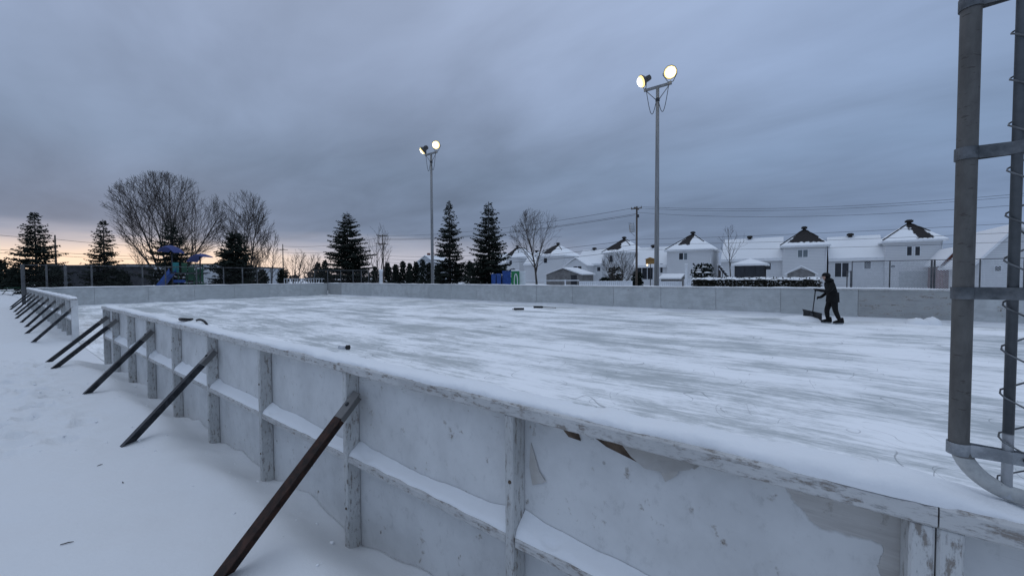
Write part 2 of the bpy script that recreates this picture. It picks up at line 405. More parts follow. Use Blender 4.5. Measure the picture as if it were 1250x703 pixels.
# ---- boards ---------------------------------------------------------------
def post_box(mb, u, w=.042, z0=-.05, top=ZR0-.002):
    mb.bbox((-u-w/2, V0, z0), (-u+w/2, VP-.002, top), .005, .0015)
ZM0, ZM1 = .585, .625
def near_board(name, label, u0, u1, posts, braces, joints, mid=True, first_rust=None, endcap=None):
    root = empty(name, (-(u0+u1)/2, VP, 0), label, 'rink board')
    # panels, two bays each, split where a sheet of plywood ends
    edges = [u0]+[p for i, p in enumerate(sorted(posts)) if i % 2 == 0 and u0+.6 < p < u1-.6]+[u1]
    for a, b in zip(edges, edges[1:]):
        MB().bbox((-b+.0015, VP, .0), (-a-.0015, VI, ZR0-.003), .002).build('panel', 'near_panel', root)
    for p in posts:
        w = .042
        po = MB(); post_box(po, p, w); po = po.build('post', 'post_paint', root)
        for z in (.30, .86):
            MB().lathe((-p+.006, V0-.001, z), [(0, -.004), (.007, -.004), (.008, 0)], 8, (0, 1, 0)).build('bolt', 'dark_wood', po)
    # cap rail pieces and the shelf rail, fitted between the posts
    js = [u0]+joints+[u1]
    for a, b in zip(js, js[1:]):
        n = max(2, int((b-a)/.3)); mb = MB(); ring = []
        for i in range(n+1):
            u = a+.0015+(b-a-.003)*i/n; dz = .004*noise.noise(Vector((u*1.3, 2., 1))); dy = .005*noise.noise(Vector((u*1.1, 5., 1)))
            ring.append([Vector((-u, yy+dy, zz+dz)) for yy, zz in ((V0-.012, ZR0+.005), (V0-.007, ZR0), (VI+.008, ZR0), (VI+.013, ZR0+.005), (VI+.013, ZR1-.006), (VI+.007, ZR1), (V0-.005, ZR1), (V0-.012, ZR1-.007))])
        vs = [q for r in ring for q in r]; fs = [(i*8+k, i*8+8+k, i*8+8+(k+1) % 8, i*8+(k+1) % 8) for i in range(n) for k in range(8)]
        fs += [tuple(range(8)), tuple(n*8+7-k for k in range(8))]
        mb.mesh(vs, fs).build('top_rail', 'rail_paint', root)
    ps = sorted(posts)
    for a, b in zip(ps, ps[1:]):
        if b-a > .2:
            MB().bbox((-b+.022, V0+.004, ZM0), (-a-.022, VP-.002, ZM1), .005, .002).build('shelf_rail', 'rail_paint', root)
    # steel angle braces bolted to the posts
    for i, (pu, du, dv, zt) in enumerate(braces):
        top = Vector((-pu+.035, V0+.015, zt)); fy = V0-dv; fx = -pu-du
        foot = Vector((fx, fy, gz(fx, fy)-.10))
        d = (foot-top); L = d.length; d.normalize()
        side = Vector((1, 0, 0)); side = (side-d*side.dot(d)).normalized(); nrm = side.cross(d).normalized()
        if nrm.z < 0: nrm = -nrm
        mt = 'rusty_steel' if first_rust and i == 0 else 'dark_steel'
        w, th = (.074 if first_rust and i == 0 else .062), .006
        b = MB(); c = (top+d*.13+foot)/2; hl = (foot-top-d*.13).length/2
        b.obox(c+side*(w/2), d*hl, side*(w/2), nrm*(th/2)); b.obox(c+side*(th/2)-nrm*(w/2+th/2+.001), d*hl, side*(th/2), nrm*(w/2))
        br = b.build('brace', mt, root)
        if first_rust and i == 0: br['label'] = 'rust-brown steel brace'
        b = MB(); b.obox(top+d*.045+side*(w/2), d*.084, side*(w/2), nrm*(th/2)); b.obox(top+d*.05+side*(th/2)-nrm*(w/2+th/2+.001), d*.079, side*(th/2), nrm*(w/2)); b.build('brace_end', 'grey_wall', br)
        b = MB(); b.lathe(top+d*.045+side*(w/2)+nrm*.004, [(.013, 0), (.013, .007), (.008, .009), (0, .009)], 6, nrm); b.build('bolt', 'dark_steel', br)
    return root
posts_a = [U0+S*i for i in range(8)]+[GAP0-.021]
posts_a += [-.2475, -.2925]+[U0-S*i for i in range(2, 8)]
zt = .985
near_a = near_board('rink_board', 'long white plywood board across the foreground with ribs, shelf and a rusty brace', -XR, GAP0, posts_a,
    [(U0+S, .0, .80, .99), (U0+3*S, .0, .71, zt), (U0+5*S, .05, .69, zt), (U0+7*S, .10, .80, zt), (GAP0-.021, .22, .90, zt)],
    [-7.8, -5.3, -2.8, -.27, 4.62, 9.6], first_rust=True)
posts_b = [GAP1+.021+S*i for i in range(17)]+[UE-.1]
near_b = near_board('rink_board', 'white board section past the gap with a row of parallel dark braces', GAP1, UE, posts_b,
    [(GAP1+.021+S*2*i+(.0 if i else .05), .0, (.75+.05*math.sin(i*2.)), .96) for i in range(9)], [20.4, 25.4, 30.4], first_rust=False)
# white-washed end board of the far section, seen at the gap
MB().bbox((-GAP1+.003, V0+.0, 0), (-GAP1+.020, VI+.02, ZR0-.006), .003).build('end_board', 'near_panel', near_b)

# peeling paint under the near cap rail: curled flakes, each a thin bent sheet
def flake(pts, lift):
    mb = MB(); q = [on_v(px, VP-.004-l, py) for (px, py), l in zip(pts, lift)]
    n = len(q); back = [p+Vector((0, .0022, 0)) for p in q]
    c = sum(q, Vector())/n; cb = c+Vector((0, .0022, 0))
    for i in range(n):
        j = (i+1) % n; mb.face([q[i], q[j], c]); mb.face([back[j], back[i], cb]); mb.face([q[j], q[i], back[i], back[j]])
    return mb
flake([(758, 541), (800, 549), (856, 563), (842, 573), (812, 577), (786, 571), (770, 557)], [.0, .004, .002, .016, .028, .022, .012]).build('peeling_paint', 'flap_paint', near_a)
flake([(803, 569), (832, 568), (826, 580), (812, 588)], [.016, .012, .004, .001]).build('peeling_paint', 'flap_paint', near_a)
flake([(840, 568), (858, 565), (848, 573)], [.004, .002, .012]).build('peeling_paint', 'flap_paint', near_a)
flake([(648, 540), (658, 575), (666, 588), (650, 592), (646, 570)], [.001, .003, .006, .003, .0]).build('peeling_paint', 'flap_paint', near_a)
flake([(722, 531), (752, 539), (786, 560), (790, 570), (762, 556), (740, 545)], [.0, .001, .002, .001, .001, .001]).build('bare_wood', 'dark_wood', near_a)
flake([(684, 520), (706, 529), (709, 538), (694, 533)], [.0, .001, .002, .001]).build('bare_wood', 'dark_wood', near_a)

# far long board and end board, seen from the ice side
def far_side(name, label, a, b, fixed, along_x, seed, worn=()):
    mid = (a+b)/2; root = empty(name, (mid, fixed, 0) if along_x else (fixed, mid, 0), label, 'rink board')
    n = round((b-a)/2.44); w = (b-a)/n; rr = random.Random(seed)
    def bx(lo, hi, *k):
        (p0, q0, z0), (p1, q1, z1) = lo, hi
        sgn = 1 if along_x else -1
        if along_x: return MB().bbox((p0, fixed+q0, z0), (p1, fixed+q1, z1), *k)
        return MB().bbox((fixed-q1, p0, z0), (fixed-q0, p1, z1), *k)
    for i in range(n):
        p0, p1 = a+w*i, a+w*(i+1); off = rr.uniform(0, .012)
        pn = bx((p0+.007, off, .0), (p1-.007, off+.018, ZR0-.003), .003).build('panel', 'worn_panel' if i in worn else 'far_panel', root)
        if i in worn: pn['label'] = 'bare weathered panel with scuffed paint'
        for q in (p0+(.026 if i == 0 else 0), (p0+p1)/2): bx((q-.024, .034, 0), (q+.024, .16, ZR0-.004), .004).build('post', 'post_paint', root)
        bx((p0+.002, -.022, ZR0), (p1-.002, .165, ZR1), .004).build('top_rail', 'rail_paint', root)
    return root
far_long = far_side('rink_board', 'long pale board on the far side of the ice, below the houses', -UE, XR+5, VF, True, 3, worn=(0, int((on_v(1088, VF).x+UE)/2.44), int((on_v(1160, VF).x+UE)/2.44)))
far_end = far_side('rink_board', 'pale end board closing the far left end of the rink', VI+.04, VF-.02, -UE-.001, False, 5, worn=())

# ---- snow lying on the boards ----------------------------------------------
def ridge(name, label, x0, x1, yc, half, zb, h, step, seed, along_x=True, holes=(), cross=9, smooth_end=True, taper=None):
    mb = MB(); vs = []; fs = []; x = x0; rows = 0
    while x < x1+1e-6:
        u = x
        hh = h*(.72+.55*noise.noise(Vector((u*1.7, seed, 0)))+.22*noise.noise(Vector((u*7, seed, 3)))+.10*noise.noise(Vector((u*23, seed, 5))))
        sh = .012*noise.noise(Vector((u*2.3, seed, 9)))
        hw0 = half*(.93+.20*noise.noise(Vector((u*3.1, seed+4, 0)))+.09*noise.noise(Vector((u*17, seed+4, 0)))+.06*noise.noise(Vector((u*48, seed+4, 0)))); hw1 = half*(1.03+.14*noise.noise(Vector((u*4.7, seed+8, 0))))
        if taper: hh *= 1-.80*sstep(taper[0], taper[1], x); hw0 *= 1-.15*sstep(taper[0], taper[1], x)
        if smooth_end: hh *= sstep(x0-.001, x0+.10, x)*sstep(x1+.001, x1-.10, x)
        hh = max(hh, .003)
        for k in range(cross):
            a = math.pi*k/(cross-1); w = -math.cos(a); w = math.copysign(abs(w)**.85, w)
            yy = yc+sh+(w*hw0 if w < 0 else w*hw1); zz = zb+hh*(math.sin(a)**.62)+((.004*noise.noise(Vector((u*30, yy*30, seed)))+.0035*noise.noise(Vector((u*75, yy*75, seed)))) if 0 < k < cross-1 else 0)
            for hx, hr, hd in holes:
                dd = math.hypot((x-hx)/hr, (yy-yc+half*.3)/.024)
                zz -= hd*(1-sstep(.55, 1., dd))*(1 if 0 < k < cross-1 else 0)
            zz = max(zz, zb-.001)
            vs.append((x, yy, zz) if along_x else (yy, x, zz))
        rows += 1
        near = math.hypot(x, yc) if along_x else 40
        x += max(step, near*.010)
    for i in range(rows-1):
        for k in range(cross-1): q = (i*cross+k, i*cross+k+1, (i+1)*cross+k+1, (i+1)*cross+k); fs.append(q if not along_x else q[::-1])
    mb.mesh(vs, fs, True)
    return tag(mb.build(name, 'snow_cap'), label, 'snow', None, 'stuff')
hx = [on_v(px, 1.31, py).x for px, py in ((955, 553), (487, 443), (392, 420))]
ridge('snow', 'snow lying along the cap rail of the foreground board', -GAP0, 3.2, 1.306, .062, ZR1-.004, .041, .009, 1.3, holes=[], cross=21, taper=(.2, .5))
ridge('snow', 'snow lying on the cap rail of the braced section past the gap', -UE, -GAP1, 1.306, .07, ZR1-.004, .07, .05, 5.1)
ridge('snow', 'thin snow on top of the long far board', -UE, XR+5, VF+.07, .09, ZR1-.004, .05, .12, 7.7, cross=6)
ridge('snow', 'thin snow on top of the far end board', VI+.04, VF-.02, -UE-.07, .09, ZR1-.004, .05, .12, 9.7, along_x=False, cross=6)
# wedges of snow on the shelf rails, banked against the panel
mb = MB()
allp = sorted(posts_a)+[None]+sorted(posts_b)
for a, b in zip(allp, allp[1:]):
    if a is None or b is None or b-a < .2 or a < -2.6: continue
    n = max(8, min(70, int(60/(1+a*.25)))); cr = 8; vs = []; fs = []; u0s, u1s = a+.022, b-.022
    mel = rnd.uniform(.3, .7); nick = u1s-rnd.uniform(.1, .2); hb = rnd.uniform(.055, .085)
    for i in range(n+1):
        u = u0s+(u1s-u0s)*i/n; x = -u
        top = hb*(.8+.35*noise.noise(Vector((u*2.2, 1.5, 2)))+.12*noise.noise(Vector((u*9, 1.5, 2))))
        e = min(u-u0s, u1s-u); top *= 1+.55*(1-sstep(0, .16, e))
        fr = .006+.014*abs(noise.noise(Vector((u*5, 3, 3))))
        dent = max(0, 1-((u-nick)/.036)**2)**.5
        for k in range(cr+1):
            q = k/cr; y = (V0+.004+fr)+(VP-.002-V0-.004-fr)*q
            z = ZM1-.001+top*(.30*min(1, q*5)**.6+.70*q**1.15)*(1-.8*dent*(1-abs(2*min(q*1.6, 1)-1)))
            if k == 0: z = ZM1-.002
            vs.append((x, y, z+.003*noise.noise(Vector((x*25, y*25, 4)))*(k > 0)))
    for i in range(n):
        for k in range(cr): p = i*(cr+1)+k; fs.append((p, p+cr+1, p+cr+2, p+1)[::-1])
    mb.mesh(vs, [f[::-1] for f in fs], True)
tag(mb.build('snow', 'snow_cap'), 'snow banked on the shelf rails between the ribs of the near boards', 'snow', None, 'stuff')
# shavings heaped along the foot of the far boards
def berm(name, label, x0, x1, yf, step, seed, amp, along_x=True, sgn=-1):
    mb = MB(); vs = []; fs = []; rows = 0; x = x0; cr = 9
    while x <= x1:
        h = amp*(.25+.9*max(0, .35+noise.noise(Vector((x*.55, seed, 0))))+.35*noise.noise(Vector((x*2.1, seed, 1)))); h = max(.015, h)
        w = .25+2.4*h+.25*noise.noise(Vector((x*.9, seed, 2)))
        for k in range(cr+1):
            q = k/cr; z = h*(1-q)**1.5+.018*noise.noise(Vector((x*4, q*5, seed)))*(1-q)
            y = yf+sgn*w*q
            vs.append((x, y, z-.006*q) if along_x else (y, x, z-.006*q))
        rows += 1; x += step
    for i in range(rows-1):
        for k in range(cr): p = i*(cr+1)+k; fs.append((p, p+cr+1, p+cr+2, p+1))
    mb.mesh(vs, fs, True); return tag(mb.build(name, 'snow_cap'), label, 'snow', None, 'stuff')
berm('snow', 'ice shavings heaped along the foot of the far board', -UE+.1, XR+2, VF-.001, .09, 2.2, .12)
berm('snow', 'ice shavings along the foot of the far end board', VI+.1, VF-.1, -UE+.001, .12, 6.2, .09, False, 1)
def lump(name, label, c, r, h, seed):
    mb = MB(); vs = []; fs = []; n, rr = 22, 8
    for j in range(rr+1):
        for i in range(n):
            a = 2*math.pi*i/n; q = j/rr; k = 1+.3*noise.noise(Vector((math.cos(a)*1.3, math.sin(a)*1.3, seed)))
            z = h*math.sqrt(max(0, 1-q*q))*(1+.25*noise.noise(Vector((math.cos(a)*q*3, math.sin(a)*q*3, seed+2))))
            vs.append((c[0]+r[0]*q*k*math.cos(a), c[1]+r[1]*q*k*math.sin(a), max(z, -.01)-.006*q))
    for j in range(rr):
        for i in range(n): fs.append((j*n+i, (j+1)*n+i, (j+1)*n+(i+1) % n, j*n+(i+1) % n))
    mb.mesh(vs, fs, True); return tag(mb.build(name, 'snow_cap'), label, 'snow heap')
q = on_z(1126, 392); lump('snow_heap', 'rounded lump of snow on the ice against the worn board panel', (q.x, VF-.36), (.26, .26), .25, 1.)
q = on_z(1108, 391); lump('snow_heap', 'low small snow heap beside the rounded lump on the ice', (q.x, VF-.42), (.3, .3), .2, 4.)
q = on_t(984, 14.5); lump('snow_heap', 'wide flat snow pile in front of the scraper blade', (q.x, q.y), (.9, .55), .16, 8.)

# ------------------------------------------------------------------ things lying about
c = on_v(227, 1.312, 391); c.z = ZR1+.05
mb = MB(); mb.tube([(c.x+.125*math.cos(a), c.y+.05*math.sin(a), c.z+.004*math.sin(a*2)) for a in [2*math.pi*i/28 for i in range(29)]], .011, 8, False)
tag(mb.build('rubber_hoop', 'rubber'), 'flat black rubber hoop lying on the snowy cap rail', 'hoop')
c = on_v(246, 1.34, 393)
mb = MB(); mb.tube([(c.x-.10+.21*math.sin(a)*1., c.y+.02, ZR1+.0+.062*math.cos(a)) for a in [R(-40)+R(130)*i/16 for i in range(17)]], .012, 8)
tag(mb.build('rubber_hoop', 'rubber'), 'black hoop half sunk in the rail snow, right of the flat one', 'hoop')
c = on_v(419.5, 1.372, 424); root = empty('pocket_torch', c, 'small pale torch with black head lying on the cap rail', 'torch')
mb = MB(); mb.lathe(c+RT*.0, [(0, -.034), (.010, -.034), (.0115, -.03), (.0115, .012), (.010, .014)], 12, RT); mb.build('barrel', 'frosted_steel', root)
mb = MB(); mb.lathe(c, [(.010, .0145), (.0155, .018), (.0165, .038), (.014, .04), (.012, .036), (0, .036)], 12, RT); mb.build('torch_head', 'plastic_black', root)
def lying_shovel(px, py, label, w, hand, ang, hl):
    c = on_z(px, py); root = empty('snow_shovel', c, label, 'shovel', 'snow shovels lying on the ice')
    d = RT*math.cos(ang)+FW*math.sin(ang); n = Vector((-d.y, d.x, 0))
    vs = []; fs = []; N = 8
    for i in range(N+1):
        a = -1.0+2.*i/N
        for j in (-1, 1): vs.append(c+d*(j*w/2)+n*(.14*math.sin(a))+ZZ*(.015+.15*(1-math.cos(a))*1.1))
    th = Vector((0, 0, .012))
    for i in range(N): fs.append((2*i, 2*i+1, 2*i+3, 2*i+2))
    k = len(vs); vs2 = [v+th for v in vs]; fs2 = [tuple(k+a for a in f)[::-1] for f in fs]
    rim = [(0, 2*N, 2*N+k, k)]+[(2*i, 2*i+2, 2*i+2+k, 2*i+k) for i in range(N)]+[(2*i+3, 2*i+1, 2*i+1+k, 2*i+3+k) for i in range(N)]+[(1, 0, k, k+1), (2*N, 2*N+1, 2*N+1+k, 2*N+k)]
    mb = MB(); mb.mesh(vs+vs2, fs+fs2+rim[1:])
    for i in range(5): q = c+d*(w*(-.4+.2*i)); mb.obox(q+ZZ*.085, d*.016, n*.09, ZZ*.02)
    mb.build('blade', 'plastic_black', root)
    if hand:
        h = RT*math.cos(hand)+FW*math.sin(hand); e = c+h*hl
        MB().tube([c+ZZ*.09, c+h*hl*.5+ZZ*.05, e+ZZ*.025], .016, 8).build('handle', 'pole_wood', root)
        MB().tube([e+n*.06+ZZ*.03, e-n*.06+ZZ*.03], .018, 8).build('grip', 'plastic_black', root)
lying_shovel(633.5, 378.4, 'black ribbed shovel blade flat on the ice, nearer of two', .52, 2.4, .03, .45)
lying_shovel(657, 376, 'black shovel with its handle lying to the right on the ice', .50, -.25, .08, .95)
# small scraps and crumbs on the snow
for px, py, L, an, lab in ((82, 666, .05, .5, 'tiny dark twig lying on smooth snow, nearest the camera'), (122, 568, .03, 1.2, 'tiny dark twig on the snow near the second brace foot'), (150, 590, .03, 2.5, 'short twig bit on the snow between braces')):
    c = on_z(px, py, .27); c.z = gz(c.x, c.y)+.004; d = RT*math.cos(an)+FW*math.sin(an)
    tag(MB().tube([c-d*L/2, c+d*L*.1+ZZ*.002, c+d*L/2], [.0022, .003, .0015], 5).build('twig', 'twig'), lab, 'twig')
mb = MB(); cr_ = random.Random(77)
for i in range(300):
    if i < 230: x, y = -cr_.uniform(4.8, 11.), cr_.uniform(-1.6, .6)
    else: x, y = -cr_.uniform(.5, 10.5), V0-abs(cr_.gauss(.05, .28))-.02
    r = cr_.uniform(.003, .009) if cr_.random() < .88 else cr_.uniform(.009, .016); c = Vector((x, y, gz(x, y)+r*.25)); vs = []; n = 7
    for k, (rr_, zz_) in enumerate(((.55, -.8), (1., -.1), (.75, .55))):
        for q in range(n): a = 2*math.pi*q/n; e = 1+cr_.uniform(-.25, .25); vs.append(c+Vector((r*rr_*e*math.cos(a), r*rr_*e*math.sin(a), r*.8*zz_*e)))
    vs.append(c+ZZ*r*.75); fs = [(k*n+q, k*n+(q+1) % n, k*n+n+(q+1) % n, k*n+n+q) for k in range(2) for q in range(n)]+[(2*n+q, 2*n+(q+1) % n, 3*n) for q in range(n)]
    mb.mesh(vs, fs, True)
tag(mb.build('snow_crumbs', 'snow_cap'), 'loose crumbs of snow scattered by the board and footprints', 'snow', None, 'stuff')
# ------------------------------------------------------------------ protective fence post in the right foreground
VPIPE = 1.316
pp = on_v(1176, VPIPE); rp = on_v(1237, VPIPE); RP, RR = .0168, .0085
root = empty('fence_post', (pp.x, VPIPE, ZR1), 'weathered steel pipe with bent foot, strapped to a mesh rod on the cap rail', 'fence post')
bend = .105; zc = 1.222+bend
pts = [(pp.x, VPIPE, 3.2), (pp.x, VPIPE, 2.4), (pp.x, VPIPE, 1.7), (pp.x, VPIPE, zc)]
for i in range(1, 13):
    a = R(84)*i/12; pts.append((pp.x+bend*(1-math.cos(a)), VPIPE, zc-bend*math.sin(a)))
l = Vector(pts[-1]); pts += [(l.x+.10, VPIPE, l.z-.012), (l.x+.5, VPIPE, l.z-.02)]
pipe = MB().tube(pts, RP, 24).build('pipe', 'weathered_pipe', root)
rod = MB().tube([(rp.x, VPIPE, 3.2), (rp.x, VPIPE, 1.222)], RR, 16); rod = rod.build('rod', 'rod_steel', root)
MB().lathe((rp.x, VPIPE, 1.218), [(.017, 0), (.017, .012), (.010, .016)], 16).build('rod_foot', 'pale_strap', rod)
for i, (py, mt) in enumerate(((3, 'strap_steel'), (187, 'strap_steel'), (358, 'strap_steel'), (550, 'pale_strap'))):
    z = on_v(1176, VPIPE-RP, py).z; h = .0135
    mb = MB(); R1 = RP+.0016; loop = []
    for k in range(21):
        a = R(35)+R(290)*k/20; loop.append((pp.x+R1*math.cos(a), VPIPE+R1*math.sin(a)))
    R2 = RR+.0018
    x2 = rp.x
    left = [(x2+.05, VPIPE+.004), (x2+R2*.3, VPIPE+R2), (x2-R2*.9, VPIPE+R2*.55)]
    right = [(x2-R2*.9, VPIPE-R2*.55), (x2+R2*.3, VPIPE-R2), (x2+.05, VPIPE-.004)]
    line = left+loop+right
    for (a0, b0), (a1, b1) in zip(line, line[1:]):
        d = Vector((a1-a0, b1-b0, 0)); L = d.length; d.normalize(); n = Vector((-d.y, d.x, 0))
        mb.obox((( a0+a1)/2, (b0+b1)/2, z), d*(L/2+.0006), n*.0012, ZZ*h)
    st = mb.build('strap', mt, root)
    mb = MB(); mb.lathe((x2+.024, VPIPE-.006, z), [(.006, .0), (.006, -.008), (.004, -.010), (0, -.010)], 6, (0, 1, 0)); mb.build('bolt', 'dark_steel', st)
# chain-link hung on the rod, running on out of the frame
root2 = empty('chain_link_mesh', (rp.x+.4, VPIPE, ZR1), 'close wire mesh looped round the thin rod at the right edge', 'wire mesh')
P, Wd = .0975, .075; mb = MB()
for cidx in range(12):
    xa = rp.x-.010 if cidx == 0 else rp.x-.010+Wd*cidx; pts = []; z = 1.25; k = 0
    while z < 3.15:
        left = k % 2 == 0
        xx = xa if left else xa+Wd
        for dx, dy in ((.0, -.0105), (-.0035, 0.), (.0, .0105)) if left else ((.0, .0105), (.0035, 0.), (.0, -.0105)):
            pts.append((xx+dx, VPIPE+dy*(1 if cidx == 0 and left else .25), z+(dy*.6)))
        z += P/2; k += 1
    mb.tube(pts, .0019, 6)
mb.build('mesh', 'wire_steel', root2)

# ------------------------------------------------------------------ light poles
def lamp_head(root, c, aim):
    aim = Vector(aim).normalized(); x, y = frame_of(aim); k = 1.02
    mb = MB(); mb.lathe(c, [(k*a, k*b) for a, b in [(.0, -.46), (.11, -.46), (.13, -.40), (.14, -.22), (.27, -.06), (.315, .0), (.325, .03), (.30, .03), (.295, .012)]], 11, aim)
    for s in (-1, 1): mb.obox(c+x*s*.17-aim*.3, aim*.1, x*.012, y*.1)
    o = mb.build('lamp_housing', 'lamp_housing', root)
    MB().lathe(c, [(k*a, k*b) for a, b in [(.294, .014), (.29, .07), (.25, .13)]], 11, aim).build('lens_rim', 'lamp_glow', o)
    MB().lathe(c, [(k*a, k*b) for a, b in [(.25, .1302), (.215, .165), (.19, .18)]], 11, aim).build('lens_ring', 'lamp_mid', o)
    MB().lathe(c, [(k*a, k*b) for a, b in [(.19, .1802), (.11, .215), (.0, .225)]], 11, aim).build('lens', 'lamp_core', o)
    return o
def light_pole(px, py_arm, v, label, aims):
    b = on_v(px, v); zt = on_v(px, v, py_arm).z
    root = empty('light_pole', (b.x, v, 0), label, 'light pole')
    MB().tube([(b.x, v, .0), (b.x, v, zt*.5), (b.x, v, zt)], [.135, .11, .085], 12).build('pole', 'pole_steel', root)
    L = .70; mb = MB(); mb.obox((b.x, v, zt+.05), (L, 0, 0), (0, .055, 0), (0, 0, .06)); arm = mb.build('crossarm', 'pole_steel', root)
    mb = MB()
    for s in (-1, 1): mb.tube([(b.x+s*.58, v, zt-.01), (b.x+s*.06, v, zt-.62)], .022, 6)
    mb.build('arm_brace', 'pole_steel', root)
    mb = MB(); mb.lathe((b.x, v, zt-.70), [(.105, 0), (.11, .04), (.11, .14), (.09, .17)], 12); mb.build('collar', 'dark_steel', root)
    for s in (-1, 1):
        mb = MB(); n = 14
        mb.tube([(b.x+s*(.07+.5*q), v-.05, zt-.75+.75*q-1.0*math.sin(math.pi*q)*(1-.25*q)) for q in [i/n for i in range(n+1)]], .016, 6); mb.build('drop_cable', 'cable', root)
    for (s, aim, off) in aims:
        c = Vector((b.x+s*(L-.06), v, zt+.11)); hc_ = c+Vector(off)
        a = Vector(aim).normalized(); x, y = frame_of(a)
        lh = lamp_head(root, hc_, aim)
        mb = MB()
        for k in (-1, 1): mb.tube([hc_-a*.12+x*k*.33, hc_-a*.12+x*k*.33-ZZ*.1, c+x*k*.12+ZZ*.02], .018, 6)
        mb.tube([c-x*.12+ZZ*.02, c+x*.12+ZZ*.02], .018, 6); mb.tube([c-ZZ*.05, c+ZZ*.06], .03, 8)
        mb.build('yoke', 'lamp_housing', lh)
        l = bpy.data.lights.new('flood', 'SPOT'); l.energy = 260; l.color = (1, .86, .6); l.spot_size = R(100); l.spot_blend = .8; l.shadow_soft_size = .3
        lo = bpy.data.objects.new('flood_light', l); col.objects.link(lo); lo.location = hc_+a*.15
        lo.rotation_euler = a.to_track_quat('-Z', 'Y').to_euler()
light_pole(801.5, 108, 20.9, 'tall light pole with two lit lamps, right one before the houses', [(-1, (-.75, -.55, -.42), (-.12, -.12, .42)), (1, (.35, -.9, -.40), (.0, -.08, .46))])
light_pole(528, 188, 21.1, 'light pole with two lit lamps farther left, before the spruces', [(-1, (-.80, -.33, -.62), (-.2, -.08, .36)), (1, (.42, -.85, -.35), (.0, -.05, .48))])

# ------------------------------------------------------------------ trees
def reach(p, d, env):                      # distance along d to the crown envelope (half ellipsoids above and below its centre)
    c, r, zu, zd = env; best = 0.
    for i in range(1, 40):
        L = i*.03*(zu+zd)*1.2; q = p+d*L; e = q-c
        if (e.x*e.x+e.y*e.y)/(r*r)+(e.z/(zu if e.z > 0 else zd))**2 < 1.: best = L
    return best
def grow(rr, limbs, twigs, p, d, L, r, lev, opt):
    ml = opt['maxlev']; nseg = 7 if lev == 0 else (5 if lev < ml else 3)
    pts = [p.copy()]; rad = [r]; dirs = [d.copy()]; q = p.copy(); dd = d.copy(); w = opt['wig']
    for i in range(nseg):
        dd = (dd+Vector((rr.gauss(0, w), rr.gauss(0, w), rr.gauss(0, w)+(opt['up'] if lev else opt['bend']*-1*(1-dd.z))))).normalized()
        q = q+dd*(L/nseg); pts.append(q.copy()); dirs.append(dd.copy()); rad.append(max(opt['rmin'], r*(1-.80*((i+1)/nseg)**.8)))
    (limbs if lev < 2 else twigs).tube(pts, rad, 7 if lev == 0 else (5 if lev == 1 else 3), False)
    if lev >= ml: return
    n = opt['n'][lev]; f0 = opt['f0'][lev]
    for k in range(n):
        f = min(.985, f0+(1-f0)*((k+rr.random()*.9)/n)); i = int(f*nseg); s = pts[i].lerp(pts[i+1], f*nseg-i); bd = dirs[i+1]
        x, y = frame_of(bd); a = k*2.4+rr.uniform(-.6, .6); an = rr.uniform(*opt['ang'])*(1.-.25*f)
        nd = (bd*math.cos(an)+(x*math.cos(a)+y*math.sin(a))*math.sin(an)).normalized()
        if nd.z < -.25: nd.z *= -.3; nd.normalize()
        m = reach(s, nd, opt['env']); ln = min(L*opt['len'][lev]*rr.uniform(.7, 1.15), m*rr.uniform(.80, 1.03))
        if ln < .12*opt['env'][1]*.2: continue
        grow(rr, limbs, twigs, s, nd, ln, max(opt['rmin'], rad[i]*(.55 if lev else .5)), lev+1, opt)
def bare_tree(px, t, py_top, label, seed, half, stems=1, cz=.58, low=.14, **kw):
    b = on_t(px, t); h = on_t(px, t, py_top).z; rad = half*t/FPX
    opt = dict(wig=.05, up=.03, bend=0., rmin=.012, n=(12, 8, 6), f0=(.25, .2, .15), ang=(.5, .9), len=(.7, .5, .45), lean=.25, maxlev=3, r=.018); opt.update(kw)
    rr = random.Random(seed); root = empty('bare_tree', (b.x, b.y, .1), label, 'tree', 'leafless trees around the rink')
    zc = h*cz; opt['env'] = (Vector((b.x, b.y, zc)), rad, h-zc, zc-h*low)
    limbs, twigs = MB(), MB()
    for s in range(stems):
        a = s*2.4+.5; ln = opt['lean']*math.sqrt((s+.35)/stems) if stems > 1 else .02
        d = Vector((math.cos(a)*math.sin(ln), math.sin(a)*math.sin(ln), math.cos(ln)))
        p = Vector((b.x+math.cos(a)*.22*(stems > 1), b.y+math.sin(a)*.22*(stems > 1), .0)); q = p+d*(h*low*1.5)
        L = (h*low*1.5+reach(q, d, opt['env']))*rr.uniform(.86, .98)
        grow(rr, limbs, twigs, p, d, L, h*opt['r'], 0, opt)
    limbs.build('trunk', 'bark', root); twigs.build('crown', 'twig', root)
    return root
bare_tree(208, 60, 209, 'huge spreading leafless tree with many stems behind the playground', 11, 60, 9, .60, .20, lean=.85, r=.011, rmin=.013, n=(13, 10, 8), bend=.05, ang=(.35, .75), f0=(.28, .2, .1))
bare_tree(302, 66, 231, 'leafless tree with fan shaped crown right of the huge one', 23, 33, 9, .60, .2, lean=.9, r=.010, rmin=.016, n=(14, 11, 8), ang=(.35, .75), f0=(.28, .2, .1))
bare_tree(331, 52, 275, 'thin young leafless tree beside the dark round pine', 31, 14, 1, .5, .16, n=(26, 7), maxlev=2, r=.009, rmin=.012, f0=(.2, .2), ang=(.6, .95))
bare_tree(361, 72, 302, 'low leafless tree behind the picket fence, left one', 37, 17, 4, .55, .2, lean=.7, n=(9, 7), maxlev=2, rmin=.018, r=.018)
bare_tree(379, 74, 304, 'low leafless tree behind the picket fence, right one', 39, 16, 4, .55, .2, lean=.7, n=(9, 7), maxlev=2, rmin=.018, r=.018)
